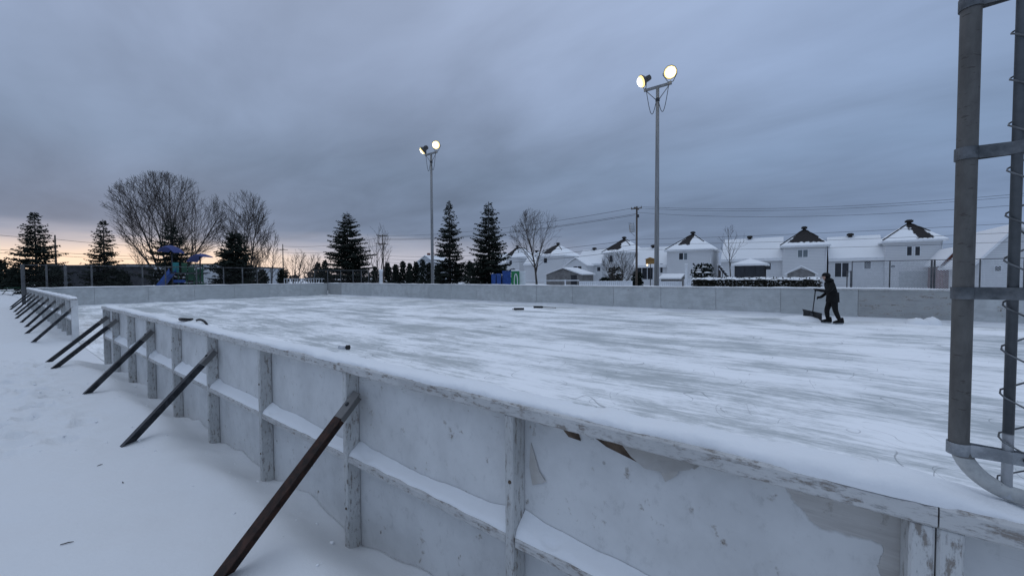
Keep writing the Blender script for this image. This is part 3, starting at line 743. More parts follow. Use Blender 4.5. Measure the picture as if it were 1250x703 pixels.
bare_tree(462, 62, 269, 'sparse tall leafless tree by the crossarmed utility pole', 43, 18, 4, .6, .2, lean=.35, n=(9, 5), maxlev=2, r=.010, rmin=.013, ang=(.35, .65))
bare_tree(655, 40, 252, 'leafless tree with rounded open crown before the houses', 51, 37, 1, .58, .20, n=(20, 9, 4), f0=(.22, .2, .1), r=.015, rmin=.009, ang=(.45, .85))
bare_tree(755, 52, 303, 'snowy leafless bush below the transformer pole', 57, 23, 9, .55, .1, lean=.9, n=(9, 7), maxlev=2, r=.014, rmin=.012)
bare_tree(893, 37, 272, 'slender sapling with few branches before the hedge', 61, 19, 1, .62, .3, n=(13, 4), maxlev=2, r=.010, rmin=.009, f0=(.35, .3), ang=(.5, .8))
bare_tree(1172, 47, 300, 'leafless bush beside the brown wall, right of the white garage', 67, 20, 7, .55, .1, lean=.8, n=(8, 6), maxlev=2, r=.012, rmin=.011)
bare_tree(1228, 44, 313, 'leafless bush in front of the gabled house at the right edge', 71, 20, 7, .55, .1, lean=.8, n=(8, 6), maxlev=2, r=.012, rmin=.011)

def spruce(px, t, py_top, halfpx, label, seed, dens=1., low=.06, shape=.85, droop=.28, clump=.22, needles='needles'):
    b = on_t(px, t); h = on_t(px, t, py_top).z-.1; Rm = halfpx*t/FPX
    rr = random.Random(seed); root = empty('spruce_tree', (b.x, b.y, .1), label, 'tree', 'evergreen trees behind the rink')
    B0 = Vector((b.x, b.y, .1))
    MB().tube([B0, B0+ZZ*h*.5, B0+ZZ*h*.98], [h*.017, h*.010, .015], 7).build('trunk', 'bark', root)
    mb = MB(); z = h*low
    while z < h*.985:
        k = z/h; Lm = Rm*(1-k)**shape*(.93+.07*math.sin(z*3))+.10
        if k < low+.06: Lm *= .8
        nb = max(4, int(6.5*dens*(1-.3*k)))
        a0 = rr.random()*6.28
        for i in range(nb):
            a = a0+i*2*math.pi/nb+rr.uniform(-.3, .3); L = Lm*(rr.uniform(.55, 1.05) if rr.random() < .85 else rr.uniform(1., 1.22)); s = Vector((math.cos(a), math.sin(a), 0)); pr = Vector((-s.y, s.x, 0))
            zz = z+rr.uniform(-.22, .22); n = max(3, int(L/.16)); pts = []
            for j in range(n+1):
                q = j/n; pts.append(B0+s*(L*q)+ZZ*(zz+L*(.30*k*q-droop*q+droop*.95*q*q)))
            mb.tube(pts, [max(.008, .03*(1-j/n)) for j in range(n+1)], 3, False)
            for j in range(1, n+1):
                q = j/n; wd = (.10+.34*L*(1-q)**.7*min(1, q*4))*rr.uniform(.7, 1.1); p = pts[j]
                for sd in (-1, 1):
                    m_ = max(1, int(wd/.10))
                    for w in range(m_):
                        c = p+pr*sd*wd*((w+.3)/m_)-s*wd*.25*(w/m_)*-1-ZZ*(rr.uniform(.0, .10)+.25*wd*(w/m_)**2)
                        dv = (s*rr.uniform(.4, 1)+pr*sd*rr.uniform(.2, 1)+ZZ*rr.uniform(-1., .35)).normalized()*clump*rr.uniform(.7, 1.25)
                        sv = dv.cross(Vector((rr.uniform(-1, 1), rr.uniform(-1, 1), rr.uniform(-1, 1)))).normalized()*clump*.28
                        mb.face([c-sv*.5, c+dv*.5-sv, c+dv, c+dv*.45+sv]) if rr.random() < .93 else None
        z += (.26 if dens >= 1 else .36)*(1+.4*(1-k))*(h/9.)
    for i in range(12): # leader
        dv = Vector((rr.uniform(-.12, .12), rr.uniform(-.12, .12), .3)); c = B0+ZZ*(h-.35+.02*i); mb.face([c, c+Vector((.02, .02, .1)), c+dv, c+Vector((-.02, .02, .1))])
    mb.build('crown', needles, root); return root
spruce(45, 42, 259, 36, 'layered spruce with open tiers at the left edge of the fence', 101, 1.5, .05, .88, .22, .25)
spruce(128, 46, 268, 27, 'narrow spruce standing alone left of the huge bare tree', 103, 1.35, .05, .88, .22, .24)
spruce(210, 52, 266, 42, 'black spruce behind the playground with the blue canopies', 107, 1.15, .04, .8)
spruce(288, 48, 282, 33, 'squat dark evergreen right of the playground', 109, 1.5, .03, .62, .1, .3)
spruce(425, 55, 259, 41, 'dense broad spruce behind the ball cage, middle of the row', 113, 1.5, .03, .72, .0, .26)
spruce(549, 47, 246, 31, 'tall slim spruce just right of the farther light pole', 127, 1.35, .04, .78, .25, .26)
spruce(597, 46, 247, 38, 'tall dark spruce behind the blue bins', 131, 1.5, .03, .78, .25, .26)

def leafy(mb, rr, c, rx, ry, h, n, s, cone=.0):
    for i in range(n):
        a = rr.random()*6.283; q = math.sqrt(rr.random()); zf = rr.random()
        k = (1-zf)**cone if cone else 1-.3*zf**4
        k *= .85+.3*noise.noise(Vector((math.cos(a)*1.5+c[0], math.sin(a)*1.5, zf*4)))
        p = Vector((c[0]+rx*q*k*math.cos(a), c[1]+ry*q*k*math.sin(a), c[2]+h*zf))
        d = Vector((rr.gauss(0, 1), rr.gauss(0, 1), rr.gauss(.6, .8))).normalized()*s*rr.uniform(.6, 1.3); x = d.cross(Vector((rr.gauss(0, 1), rr.gauss(0, 1), .3))).normalized()*s*.4
        mb.face([p-x*.5, p+d*.5-x, p+d, p+d*.5+x])
def bushy(name, px, t, py_top, halfpx, label, cat, seed, group, n=900, cone=.45, s=.35, m='needles', ztop=None):
    b = on_t(px, t); h = on_t(px, t, py_top).z-.1; r = halfpx*t/FPX; rr = random.Random(seed)
    root = empty(name, (b.x, b.y, .1), label, cat, group)
    MB().tube([(b.x, b.y, .0), (b.x, b.y, h*.6)], [.09, .03], 6).build('trunk', 'bark', root)
    mb = MB(); leafy(mb, rr, (b.x, b.y, .15), r, r, h, n, s, cone); mb.build('crown', m, root); return root
k = 0
for px, t, top, hw in ((483, 80, 324, 6), (492, 80, 320, 6), (500, 79, 323, 6), (508, 80, 321, 6), (516, 78, 318, 6), (524, 79, 322, 6), (388, 78, 322, 7), (397, 79, 319, 7), (534, 78, 325, 6), (574, 70, 320, 9), (473, 80, 322, 6), (458, 80, 327, 7)):
    bushy('cedar_tree', px, t, top, hw, 'dark rounded cedar in the clipped row beyond the far board', 'tree', 200+k, 'cedars in a row beyond the rink', 700, .35, .4); k += 1
for i, (px, t, top, hw, lab) in enumerate(((2, 60, 318, 9, 'dark shrub at the extreme left edge of the view'), (17, 62, 328, 10, 'dark low shrub just left of the layered spruce'), (68, 58, 330, 14, 'dark undergrowth beside the layered spruce'), (345, 80, 330, 8, 'low dark shrub at the foot of the leftmost utility pole'), (320, 70, 331, 9, 'low dark shrub between the round pine and young tree'), (150, 60, 334, 9, 'low dark shrub before the white flat roofed building'))):
    bushy('shrub', px, t, top, hw, lab, 'shrub', 240+i, None, 700, .3, .4)
# wooded ridge far beyond the houses
mb = MB(); rr = random.Random(5)
for i in range(900):
    px = rr.uniform(-40, 1330); t = rr.uniform(150, 190); b = on_t(px, t); h = rr.uniform(2.5, 7)*(.6+.8*abs(noise.noise(Vector((px*.01, 0, 3)))))
    leafy(mb, rr, (b.x, b.y, .0), 1.6, 1.6, h, 16, 1.1, .4)
tag(mb.build('distant_wood', 'twig'), 'dark line of far woods along the horizon behind everything', 'woods', None, 'stuff')

# hedge with a snow top
def hedge(px0, px1, v, py_top, label):
    a, b = on_v(px0, v), on_v(px1, v); h = on_v((px0+px1)/2, v, py_top).z; root = empty('hedge', ((a.x+b.x)/2, v, .15), label, 'hedge'); rr = random.Random(9)
    mb = MB(); L = b.x-a.x
    for i in range(6500):
        x = a.x+L*rr.random(); y = v+rr.uniform(-.5, .45); z = .12+(h-.2)*rr.random()*(1+.06*noise.noise(Vector((x*1.2, 1, 1))))
        d = Vector((rr.gauss(0, 1), rr.gauss(-.3, 1), rr.gauss(.5, .8))).normalized()*rr.uniform(.1, .24); s = d.cross(Vector((rr.gauss(0, 1), rr.gauss(0, 1), .2))).normalized()*.05
        mb.face([Vector((x, y, z))-s*.5, Vector((x, y, z))+d*.5-s, Vector((x, y, z))+d, Vector((x, y, z))+d*.5+s])
    mb.build('foliage', 'hedge_leaf', root)
    mb = MB(); n, cr = int(L/.16), 8; vs = []; fs = []
    for i in range(n+1):
        x = a.x+L*i/n
        for k in range(cr+1):
            q = k/cr*2-1; e = 1-q*q; y = v+q*.55*(1+.25*noise.noise(Vector((x*1.6, q, 2))))
            vs.append((x, y, h-.17+.16*e**.5+.07*noise.noise(Vector((x*1.3, q*1.2, 4)))+.04*noise.noise(Vector((x*5, q*3, 4)))-(1-e)*.10*abs(noise.noise(Vector((x*4.3, q, 8))))))
    for i in range(n):
        for k in range(cr): p = i*(cr+1)+k; fs.append((p, p+cr+1, p+cr+2, p+1)[::-1])
    mb.mesh(vs, fs, True).build('snow_top', 'snow_cap', root); return root
hedge(846, 1001, 37, 338.5, 'long clipped dark hedge under a thick cap of snow')

# ------------------------------------------------------------------ houses
VH = 66.
def win(root, x0, x1, y, z0, z1, n=2, pane='glass', fr=.07):
    f = MB(); f.box((x0-fr, y-.05, z0-fr), (x1+fr, y-.002, z0)); f.box((x0-fr, y-.05, z1), (x1+fr, y-.002, z1+fr))
    f.box((x0-fr, y-.05, z0), (x0, y-.002, z1)); f.box((x1, y-.05, z0), (x1+fr, y-.002, z1))
    for i in range(1, n): xm = x0+(x1-x0)*i/n; f.box((xm-fr*.6, y-.047, z0), (xm+fr*.6, y-.002, z1))
    w = f.build('window', 'white_plastic', root)
    MB().box((x0, y-.02, z0), (x1, y-.004, z1)).build('pane', pane, w)
def hip(mb, x0, x1, y0, y1, ze, zp, over=.35, ridge=.0):
    X0, X1, Y0, Y1 = x0-over, x1+over, y0-over, y1+over; xc = (x0+x1)/2; yc0 = y0+(x1-x0)/2*(1-ridge); yc1 = y1-(x1-x0)/2*(1-ridge)
    if yc1 < yc0: yc0 = yc1 = (y0+y1)/2
    n = 10
    e = [Vector((X0, Y0, ze)), Vector((X1, Y0, ze)), Vector((X1, Y1, ze)), Vector((X0, Y1, ze))]; a, b = Vector((xc, yc0, zp)), Vector((xc, yc1, zp))
    mb.face([e[0], e[1], a]); mb.face([e[1], e[2], b, a]) if (b-a).length > .01 else mb.face([e[1], e[2], a])
    mb.face([e[2], e[3], b]); mb.face([e[3], e[0], a, b]) if (b-a).length > .01 else mb.face([e[3], e[0], a])
    lo = [p-ZZ*.22 for p in e]
    for i in range(4): j = (i+1) % 4; mb.face([e[j], e[i], lo[i], lo[j]])
    mb.face(lo[::-1]); return a
def vent(c, root, w=.27):
    mb = MB(); mb.box((c.x-w*.7, c.y-w*.7, c.z-.5), (c.x+w*.7, c.y+w*.7, c.z+.08)); mb.box((c.x-w*1.25, c.y-w*1.25, c.z+.08), (c.x+w*1.25, c.y+w*1.25, c.z+.32)); mb.box((c.x-w*.8, c.y-w*.8, c.z+.32), (c.x+w*.8, c.y+w*.8, c.z+.40))
    mb.build('roof_vent', 'shingle', root)
def gable(mb, x0, x1, y0, y1, ze, zr, over=.3, th=.2):         # ridge along x
    yc = (y0+y1)/2; X0, X1 = x0-.02, x1+.02
    dz = (zr-ze)*over/((y1-y0)/2)
    pr = [(y0-over, ze-dz), (yc, zr), (y1+over, ze-dz), (y1+over, ze-dz-th), (yc, zr-th), (y0-over, ze-dz-th)]
    mb.prism([(X0, y, z) for y, z in pr[:3]+pr[3:]], (X1-X0, 0, 0))
def house(px0, px1, label, py_eave, py_peak, roofp, depth=7.5, v=VH, wing=None, windows=(), extra=None, group='white two storey houses in a row beyond the rink'):
    a, b = on_v(px0, v), on_v(px1, v); pc = (px0+px1)/2; ze = on_v(pc, v, py_eave).z; c = (a.x+b.x)/2
    zp = on_v(pc, v+(b.x-a.x)/2, py_peak).z
    root = empty('house', (c, v+depth/2, .2), label, 'house', group)
    mb = MB(); mb.box((a.x, v, .0), (b.x, v+depth, ze-.01)); mb.build('wall', 'siding', root)
    rm = roof_mat('roof_snow', *roofp, c, zp)
    mb = MB(); pk = hip(mb, a.x, b.x, v, v+depth, ze+.2, zp, .38)
    M['_r'] = rm; rf = mb.build('roof', '_r', root); vent(pk, rf)
    for sx, e0, e1 in ((-1, .04, .97), (1, .05, .55)):
        cn = Vector((a.x-.38 if sx < 0 else b.x+.38, v-.38, ze+.2)); MB().tube([pk.lerp(cn, e0+(e1-e0)*i/6)+ZZ*(.03+.02*math.sin(i*2.1)) for i in range(7)], [.05+.03*abs(math.sin(i*1.7)) for i in range(7)], 6).build('ridge_cap', 'shingle', rf)
    mb = MB(); mb.box((a.x-.39, v-.40, ze-.06), (b.x+.39, v-.382, ze+.15)); mb.build('fascia', 'white_plastic', root)
    mb = MB(); mb.tube([(b.x-.08, v-.05, .1), (b.x-.08, v-.05, ze-.1)], .05, 6); mb.build('downpipe', 'white_plastic', root)
    for (x0, x1, y0, y1, n, pn) in windows:
        A, Bq = on_v(x0, v, y1), on_v(x1, v, y0); win(root, A.x, Bq.x, v, A.z, Bq.z, n, pn)
    if wing:
        wx0, wx1, we, wr, wv, wd, wins = wing
        A, Bq = on_v(wx0, wv), on_v(wx1, wv); zE = on_v((wx0+wx1)/2, wv, we).z; zR = on_v((wx0+wx1)/2, wv+wd/2, wr).z
        x0, x1 = A.x, Bq.x
        if x1 > a.x-.01 and x0 < a.x: x1 = a.x-.01
        mb = MB(); mb.prism([(x0, wv, 0), (x0, wv+wd, 0), (x0, wv+wd, zE), (x0, wv+wd/2, zR-.2), (x0, wv, zE)], (x1-x0, 0, 0)); mb.build('wing_wall', 'siding', root)
        mb = MB(); gable(mb, x0, x1, wv, wv+wd, zE+.2, zR, .4)
        wr_ = mb.build('wing_roof', 'snow_cap', root)
        mb = MB(); mb.box((x0, wv-.42, zE-.14), (x1, wv-.402, zE+.02)); mb.build('fascia', 'white_plastic', root)
        vent(Vector(((x0*.55+x1*.45), wv+wd/2, zR)), wr_, .28)
        for (q0, q1, y0, y1, n, pn) in wins:
            p, q = on_v(q0, wv, y1), on_v(q1, wv, y0); win(root, p.x, q.x, wv, p.z, q.z, n, pn)
    if extra: extra(root, a, b, v, ze)
    return root
# (k, w0, w1, smax): slant, width and reach of the bare shingles below each vent
def garage(root, a, b, v, ze):
    p, q = on_v(1097, v, 343), on_v(1132, v, 331); mb = MB(); mb.box((p.x, v-.04, .2), (q.x, v-.003, q.z)); mb.build('garage_door', 'garage_door', root)
    p = on_v(1090, v, 325); MB().box((p.x-.15, v-.08, p.z-.12), (p.x+.15, v-.003, p.z+.1)).build('meter_box', 'dark_steel', root)
house(1080, 1150, 'white house with two dark upper windows and pale garage door', 295, 272, (.50, .42, .16, 2.2), wing=(1011, 1080, 315, 288, VH+.6, 6.5, [(1019, 1036, 321, 338, 2, 'glass'), (1055, 1063, 319, 328, 1, 'glass')]), windows=[(1107, 1113, 301, 312, 1, 'glass'), (1117, 1123, 301, 312, 1, 'glass')], extra=garage)
house(955, 1009, 'white house with one grey upper window behind the small gabled shed', 301, 280, (.05, .3, .85, 1.95), wing=(880, 955, 316, 291, VH+.6, 6.5, [(934, 941, 321, 329, 1, 'glass')]), windows=[(974, 986, 305, 314, 2, 'pale_glass')])
house(814, 868, 'white house with pale twin windows right of the nearer light pole', 306, 286, (-.52, .38, .26, 1.9), wing=(772, 814, 324, 302, VH+.6, 6.5, [(777, 797, 326, 341, 3, 'glass'), (806, 809, 322, 333, 1, 'glass')]), windows=[(829, 834, 309, 317, 1, 'glass'), (835, 839, 309, 317, 1, 'pale_glass')])
house(737, 774, 'white house mostly hidden by the snowy bush and transformer pole', 309, 292, (-.62, .4, .4, 2.2), v=VH+2, wing=(702, 737, 322, 305, VH+1, 7, [(717, 721, 325, 333, 1, 'glass'), (729, 733, 326, 331, 1, 'glass')]), windows=[(744, 748, 312, 320, 1, 'glass')])
house(655, 689, 'white house half hidden by the rounded leafless tree', 313, 299, (-.6, .4, .4, 2.2), v=VH+6, wing=(640, 655, 322, 308, VH+8, 6, []), windows=[(664, 668, 315, 321, 1, 'glass')])
house(618, 634, 'white house farthest left, between the dark spruce and leafless tree', 315, 302, (-.6, .4, .4, 2.2), v=VH+10, wing=(600, 618, 322, 310, VH+12, 6, [(604, 612, 326, 331, 2, 'glass')]), windows=[(622, 625, 318, 323, 1, 'glass')])
# gabled small front wing with windows left of the hidden house
def cottage(px0, px1, v, py_e, py_r, label, walls, name='house', cat='house', depth=6., wins=(), group=None, roofm='snow_cap', th=.16, over=.25):   # gable end faces the rink
    a, b = on_v(px0, v), on_v(px1, v); ze = on_v((px0+px1)/2, v, py_e).z; zr = on_v((px0+px1)/2, v, py_r).z; xc = (a.x+b.x)/2
    root = empty(name, (xc, v+depth/2, .15), label, cat, group)
    mb = MB(); mb.prism([(a.x, v, 0), (b.x, v, 0), (b.x, v, ze), (xc, v, zr-th), (a.x, v, ze)], (0, depth, 0)); mb.build('wall', walls, root)
    s = (zr-ze)/((b.x-a.x)/2); ov = over
    mb = MB(); mb.prism([(a.x-ov, v-ov, ze-s*ov), (xc, v-ov, zr), (b.x+ov, v-ov, ze-s*ov), (b.x+ov, v-ov, ze-s*ov+th), (xc, v-ov, zr+th), (a.x-ov, v-ov, ze-s*ov+th)], (0, depth+2*ov, 0)); mb.build('roof', roofm, root)
    for (x0, x1, y0, y1, n, pn) in wins:
        A, Bq = on_v(x0, v, y1), on_v(x1, v, y0); win(root, A.x, Bq.x, v, A.z, Bq.z, n, pn)
    return root, a, b, ze, zr, xc
cottage(690, 716, VH-2, 324, 315, 'low white cottage wing with gable end and paired dark windows', 'siding', wins=[(700, 710, 325, 331, 2, 'glass')], group=None, depth=7)
cottage(1194, 1290, 52, 318, 276, 'white house with steep snowy gable at the right edge behind the rod', 'siding', depth=9, wins=[(1214, 1222, 325, 331, 1, 'glass')], over=.5, th=.3)
r, a, b, ze, zr, xc = cottage(1152, 1182, 60, 318, 303, 'brown walled house with snowy roof seen left of the foreground pipe', 'brown_wall', depth=8, over=.4)
# sheds
def shed_door(r, a, b, v, zt):
    xc = (a.x+b.x)/2; d = MB(); d.box((xc-.4, v-.03, .2), (xc+.4, v-.003, zt)); d = d.build('door', 'white_plastic', r)
    MB().box((xc+.28, v-.07, zt*.5), (xc+.33, v-.031, zt*.5+.12)).build('handle', 'dark_steel', d)
r, a, b, ze, zr, xc = cottage(961, 995, 52, 334, 325.5, 'small grey gabled garden shed behind the snow capped hedge', 'grey_wall', 'shed', 'shed', 2.5)
def side_shed(px0, px1, v, py_e, py_r, label, depth, walls):
    a, b = on_v(px0, v), on_v(px1, v); ze = on_v((px0+px1)/2, v, py_e).z; zr = on_v((px0+px1)/2, v, py_r).z
    root = empty('shed', ((a.x+b.x)/2, v+depth/2, .15), label, 'shed')
    MB().box((a.x, v, 0), (b.x, v+depth, ze)).build('wall', walls, root)
    mb = MB(); gable(mb, a.x-.2, b.x+.2, v, v+depth, ze+.12, zr, .3, .14); mb.build('roof', 'snow_cap', root)
    return root, a, b, ze
r, a, b, ze = side_shed(807, 830, 50, 339.5, 334, 'low grey shed with snow on its roof right of the nearer light pole', 3, 'grey_wall')
r, a, b, ze, zr, xc = cottage(667, 709, 47, 335, 327.5, 'wide grey gabled shed with snowy roof behind the white rail fence', 'grey_wall', 'shed', 'shed', 4.)
d = MB(); p, q = on_v(697, 47, 346), on_v(698, 47, 336); d.box((p.x, 46.96, .2), (p.x+.9, 46.997, 1.9)); d.build('door', 'dark_wall', r)
# gazebo
a, b = on_v(896, 54), on_v(934, 54); ze = on_v(915, 54, 322).z; zp = on_v(915, 54, 315).z
root = empty('gazebo', ((a.x+b.x)/2, 55.5, .2), 'dark screened gazebo with snowy hipped roof behind the sapling', 'gazebo')
mb = MB(); hip(mb, a.x, b.x, 54, 57, ze, zp, .3); mb.build('roof', 'snow_cap', root)
for x in (a.x+.05, (a.x*2+b.x)/3, (a.x+b.x*2)/3, b.x-.15):
    for y in (54.0, 56.9): MB().box((x, y, .15), (x+.1, y+.1, ze-.23)).build('post', 'dark_wall', root)
MB().box((a.x+.06, 54.03, 1.0), (b.x-.06, 54.06, ze-.24)).build('screen', 'glass', root)
MB().box((a.x+.06, 54.02, .15), (b.x-.06, 54.07, .995)).build('skirt_wall', 'pale_wall', root)
MB().box((a.x+.06, 56.93, .15), (b.x-.06, 56.97, ze-.24)).build('back_wall', 'dark_wall', root)
# timber stair leaning up to the next house
p0, p1 = on_v(876, 57, 345), on_v(893, 57, 331)
root = empty('deck_stair', (p0.x, 57, .2), 'snowy dark timber stair left of the gazebo', 'stair')
mb = MB(); A, Bq = on_v(877, 57, 323), on_v(892, 57, 342)
for y in (57, 58): mb.prism([(A.x, y, A.z), (Bq.x, y, Bq.z), (Bq.x, y, Bq.z-.35), (A.x, y, A.z-.35)], (0, .06, 0))
mb.build('stringer', 'dark_wall', root)
mb = MB()
for i in range(7): q = A.lerp(Bq, i/6.); mb.box((q.x-.14, 57.07, q.z-.05), (q.x+.14, 57.99, q.z+.08))
mb.build('tread', 'snow_cap', root)
mb = MB()
for i in range(4): q = A.lerp(Bq, i/3.); mb.box((q.x-.04, 57.02, 0.1), (q.x+.04, 57.1, q.z-.2))
mb.build('support', 'dark_wall', root)
# snow-laden shrubs and heaps in the gardens
def snowy_shrub(px, v, py, hw, label, seed):
    b = on_v(px, v); h = on_v(px, v, py).z; r = hw*((b.x*FW.x+b.y*FW.y))/FPX; rr = random.Random(seed); root = empty('shrub', (b.x, v, .15), label, 'shrub')
    mb = MB(); leafy(mb, rr, (b.x, v, .1), r, r*.7, h-.15, 900, .3); mb.build('foliage', 'needles', root)
    mb = MB()
    for i in range(int(26)):
        a = rr.random()*6.28; q = rr.random()**.5; c = (b.x+r*.85*q*math.cos(a), v+r*.6*q*math.sin(a), h*(.62+.34*(1-q))+.1*rr.random()); s = rr.uniform(.14, .34)*r/1.2
        n = 8; vs = [(c[0]+s*math.cos(2*math.pi*k/n)*(1 if j == 0 else .6)*(1+.3*rr.random()), c[1]+s*.8*math.sin(2*math.pi*k/n)*(1 if j == 0 else .6), c[2]+s*.3*j) for j in range(2) for k in range(n)]+[(c[0], c[1], c[2]+s*.45)]
        fs = [(k, (k+1) % n, n+(k+1) % n, n+k) for k in range(n)]+[(n+k, n+(k+1) % n, 2*n) for k in range(n)]
        mb.mesh(vs, fs, True)
    mb.build('snow_load', 'snow_cap', root)
snowy_shrub(858, 50, 323, 15, 'snow laden evergreen shrub beside the white house wall', 301)
snowy_shrub(751, 56, 327, 11, 'dark evergreen shrub at the foot of the snowy bush', 303)
snowy_shrub(778, 47, 333, 7, 'small dark shrub wrapped round the base of the transformer pole', 305)
snowy_shrub(738, 52, 340, 7, 'little snow covered bush left of the snowy leafless bush', 307)
# amber feeder on a post before the porch
p = on_v(794, 50); z = on_v(794, 50, 319.5).z
root = empty('garden_lantern', (p.x, 50, .15), 'amber lantern box on a thin post before the dark porch', 'lantern')
MB().tube([(p.x, 50, .1), (p.x, 50, z-.3)], .05, 6).build('post', 'dark_wall', root)
mb = MB(); mb.box((p.x-.55, 49.8, z-.3), (p.x+.55, 50.2, z+.3)); mb.prism([(p.x-.7, 49.7, z+.3), (p.x+.7, 49.7, z+.3), (p.x, 49.7, z+.55)], (0, .6, 0)); mb.build('box', 'amber_sign', root)
MB().lathe((p.x-.35, 49.78, z-.42), [(0, -.1), (.09, -.06), (.11, 0), (.07, .08), (0, .1)], 8).build('bulb', 'porch_lamp', root)
# far left buildings
def flat_building(px0, px1, t, py0, label, walls, roofm, group=None, doors=True):
    a, b = on_t(px0, t), on_t(px1, t); z = on_t((px0+px1)/2, t, py0).z; d = (b-a); d.z = 0; L = d.length; d.normalize(); n = Vector((-d.y, d.x, 0)); c = (a+b)/2; c.z = 0
    root = empty('building', (c.x, c.y, .1), label, 'building', group); cc = c+n*6
    MB().obox(cc+ZZ*(z/2), d*(L/2), n*6, ZZ*(z/2)).build('wall', walls, root)
    MB().obox(cc+ZZ*(z+.13), d*(L/2+.25), n*6.25, ZZ*.13).build('roof', roofm, root)
    for i in range(int(L/5)):
        q = c+d*(-L/2+2.5+5*i)-n*.03+ZZ*1.4; MB().obox(q, d*1.3, n*.025, ZZ*.7).build('window', 'glass' if walls != 'dark_wall' else 'pale_glass', root)
flat_building(145, 268, 90, 323.5, 'long pale flat roofed building behind the playground', 'pale_wall', 'dark_wall')
flat_building(268, 312, 96, 327, 'short pale flat roofed building behind the squat evergreen', 'pale_wall', 'dark_wall')
flat_building(56, 107, 66, 325.5, 'black flat roofed building between the two left spruces', 'dark_wall', 'dark_wall')
a = on_t(672, 110); 
# brick-lit gable beyond the farther light pole
r, a, b, ze, zr, xc = cottage(508, 532, 88, 321, 312, 'distant snowy roofed house left of the farther light pole', 'pale_wall', depth=8, over=.4)
MB().box((xc-1.5, 90, zr-1.2), (xc-.7, 90.8, zr+1.0)).build('chimney', 'brown_wall', r)

# ------------------------------------------------------------------ utility poles and cables
def upole(u, v, zt, label, arms, trans=False, r=.15):
    root = empty('utility_pole', (-u, v, .1), label, 'utility pole', 'wooden utility poles beyond the rink')
    MB().tube([(-u, v, 0), (-u, v, zt)], [r, r*.65], 9).build('pole', 'pole_wood', root)
    for z, L in arms:
        ca = MB(); ca.obox((-u, v-.12, z), (.05, 0, 0), (0, L, 0), (0, 0, .06)) ; ca.obox((-u, v-.16, z-.02), (L*.8, 0, 0), (0, .05, 0), (0, 0, .055)); ca = ca.build('crossarm', 'pole_wood', root)
        for s in (-1, 0, 1): MB().lathe((-u+s*L*.74, v-.16, z+.03), [(.03, 0), (.06, .05), (.05, .16), (.02, .2)], 8).build('insulator', 'grey_wall', ca)
    if trans:
        z = zt-2.6
        mb = MB(); mb.lathe((-u-.48, v-.25, z-.45), [(0, 0), (.27, .0), (.29, .04), (.29, .85), (.25, .92), (0, .95)], 14); t_ = mb.build('transformer', 'galvanized', root)
        mb = MB()
        for s in (-1, 1): mb.lathe((-u-.48+s*.13, v-.25, z+.47), [(.04, 0), (.05, .08), (.03, .2), (0, .22)], 8)
        mb.build('bushing', 'grey_wall', t_)
        mb = MB(); mb.tube([(-u-.6, v-.25, z+.6), (-u-.85, v-.25, z+.75), (-u-.8, v-.2, z-.3), (-u-.2, v-.1, z-.9)], .02, 5); mb.build('lead', 'cable', root)
        mb = MB(); mb.box((-u+.12, v-.3, zt-1.35), (-u+.32, v-.1, zt-1.0)); mb.build('cutout', 'dark_steel', root)
pm = on_v(777, 46); um = -pm.x
ztp = on_v(779, 46, 252).z
UPN = [(-38., 46, ztp), (um, 46, ztp), (-on_v(468, 46).x, 46, on_v(468, 46, 286).z), (-on_v(346, 44).x, 44, on_v(346, 44, 298).z)]
upole(*UPN[1], 'utility pole with round transformer left of the nearer light pole', [(ztp-.25, .8)], True)
upole(*UPN[2], 'utility pole with two crossarms right of the broad spruce', [(UPN[2][2]-.3, 1.3), (UPN[2][2]-1.9, 1.4)])
upole(*UPN[3], 'farthest utility pole, thin, beside the low leafless trees', [(UPN[3][2]-1.4, 1.3)])
pl = on_t(69, 66); zl = on_t(69, 66, 287).z
upole(-pl.x, pl.y, zl, 'thin bare pole rising beside the layered spruce', [], r=.16)
def cable(a, b, sag, label, r=.013):
    a, b = Vector(a), Vector(b); n = 26
    mb = MB(); mb.tube([a.lerp(b, i/n)-ZZ*(4*sag*(i/n)*(1-i/n)) for i in range(n+1)], r, 5)
    tag(mb.build('power_cable', 'cable'), label, 'cable', 'overhead cables')
for i, (dy, dz) in enumerate(((-.75, 0), (.75, 0))):
    cable((-UPN[1][0], 46+dy, ztp-.1), (-UPN[0][0], 46+dy, ztp-.3), 2.2, ('front' if i == 0 else 'rear')+' one of the two high cables from the transformer pole to the right')
cable((-UPN[1][0], 46, ztp-.7), (-UPN[0][0], 46, ztp-.75), 2.4, 'lowest of the high cables from the transformer pole to the right')
for i, dz in enumerate((.1, .9, 1.1)): cable((-UPN[1][0], 46-.3*i, ztp-dz), (-UPN[2][0], UPN[2][1]-.3*i, UPN[2][2]-.2-dz*.8), .9, ('highest', 'middle', 'lowest')[i]+' cable between the transformer pole and the twin-arm pole', .02)
for i, dz in enumerate((.5, 2.0)): cable((-UPN[2][0], UPN[2][1], UPN[2][2]-dz), (-UPN[3][0], UPN[3][1], UPN[3][2]-dz), .8, ('upper', 'lower')[i]+' cable between the twin-arm pole and the farthest pole', .03)
for i, z in enumerate((6.1, 5.5, 4.9)):
    cable((-UPN[1][0], 46, z), (-UPN[0][0], 46, z-.1), .5+.1*i, ('upper', 'middle', 'lower')[i]+' of the low cables crossing before the house fronts', .014)
    cable((-UPN[1][0], 46, z), (-UPN[2][0], UPN[2][1], z-.1), .9+.1*i, ('upper', 'middle', 'lower')[i]+' of the low cables left of the transformer pole', .022)
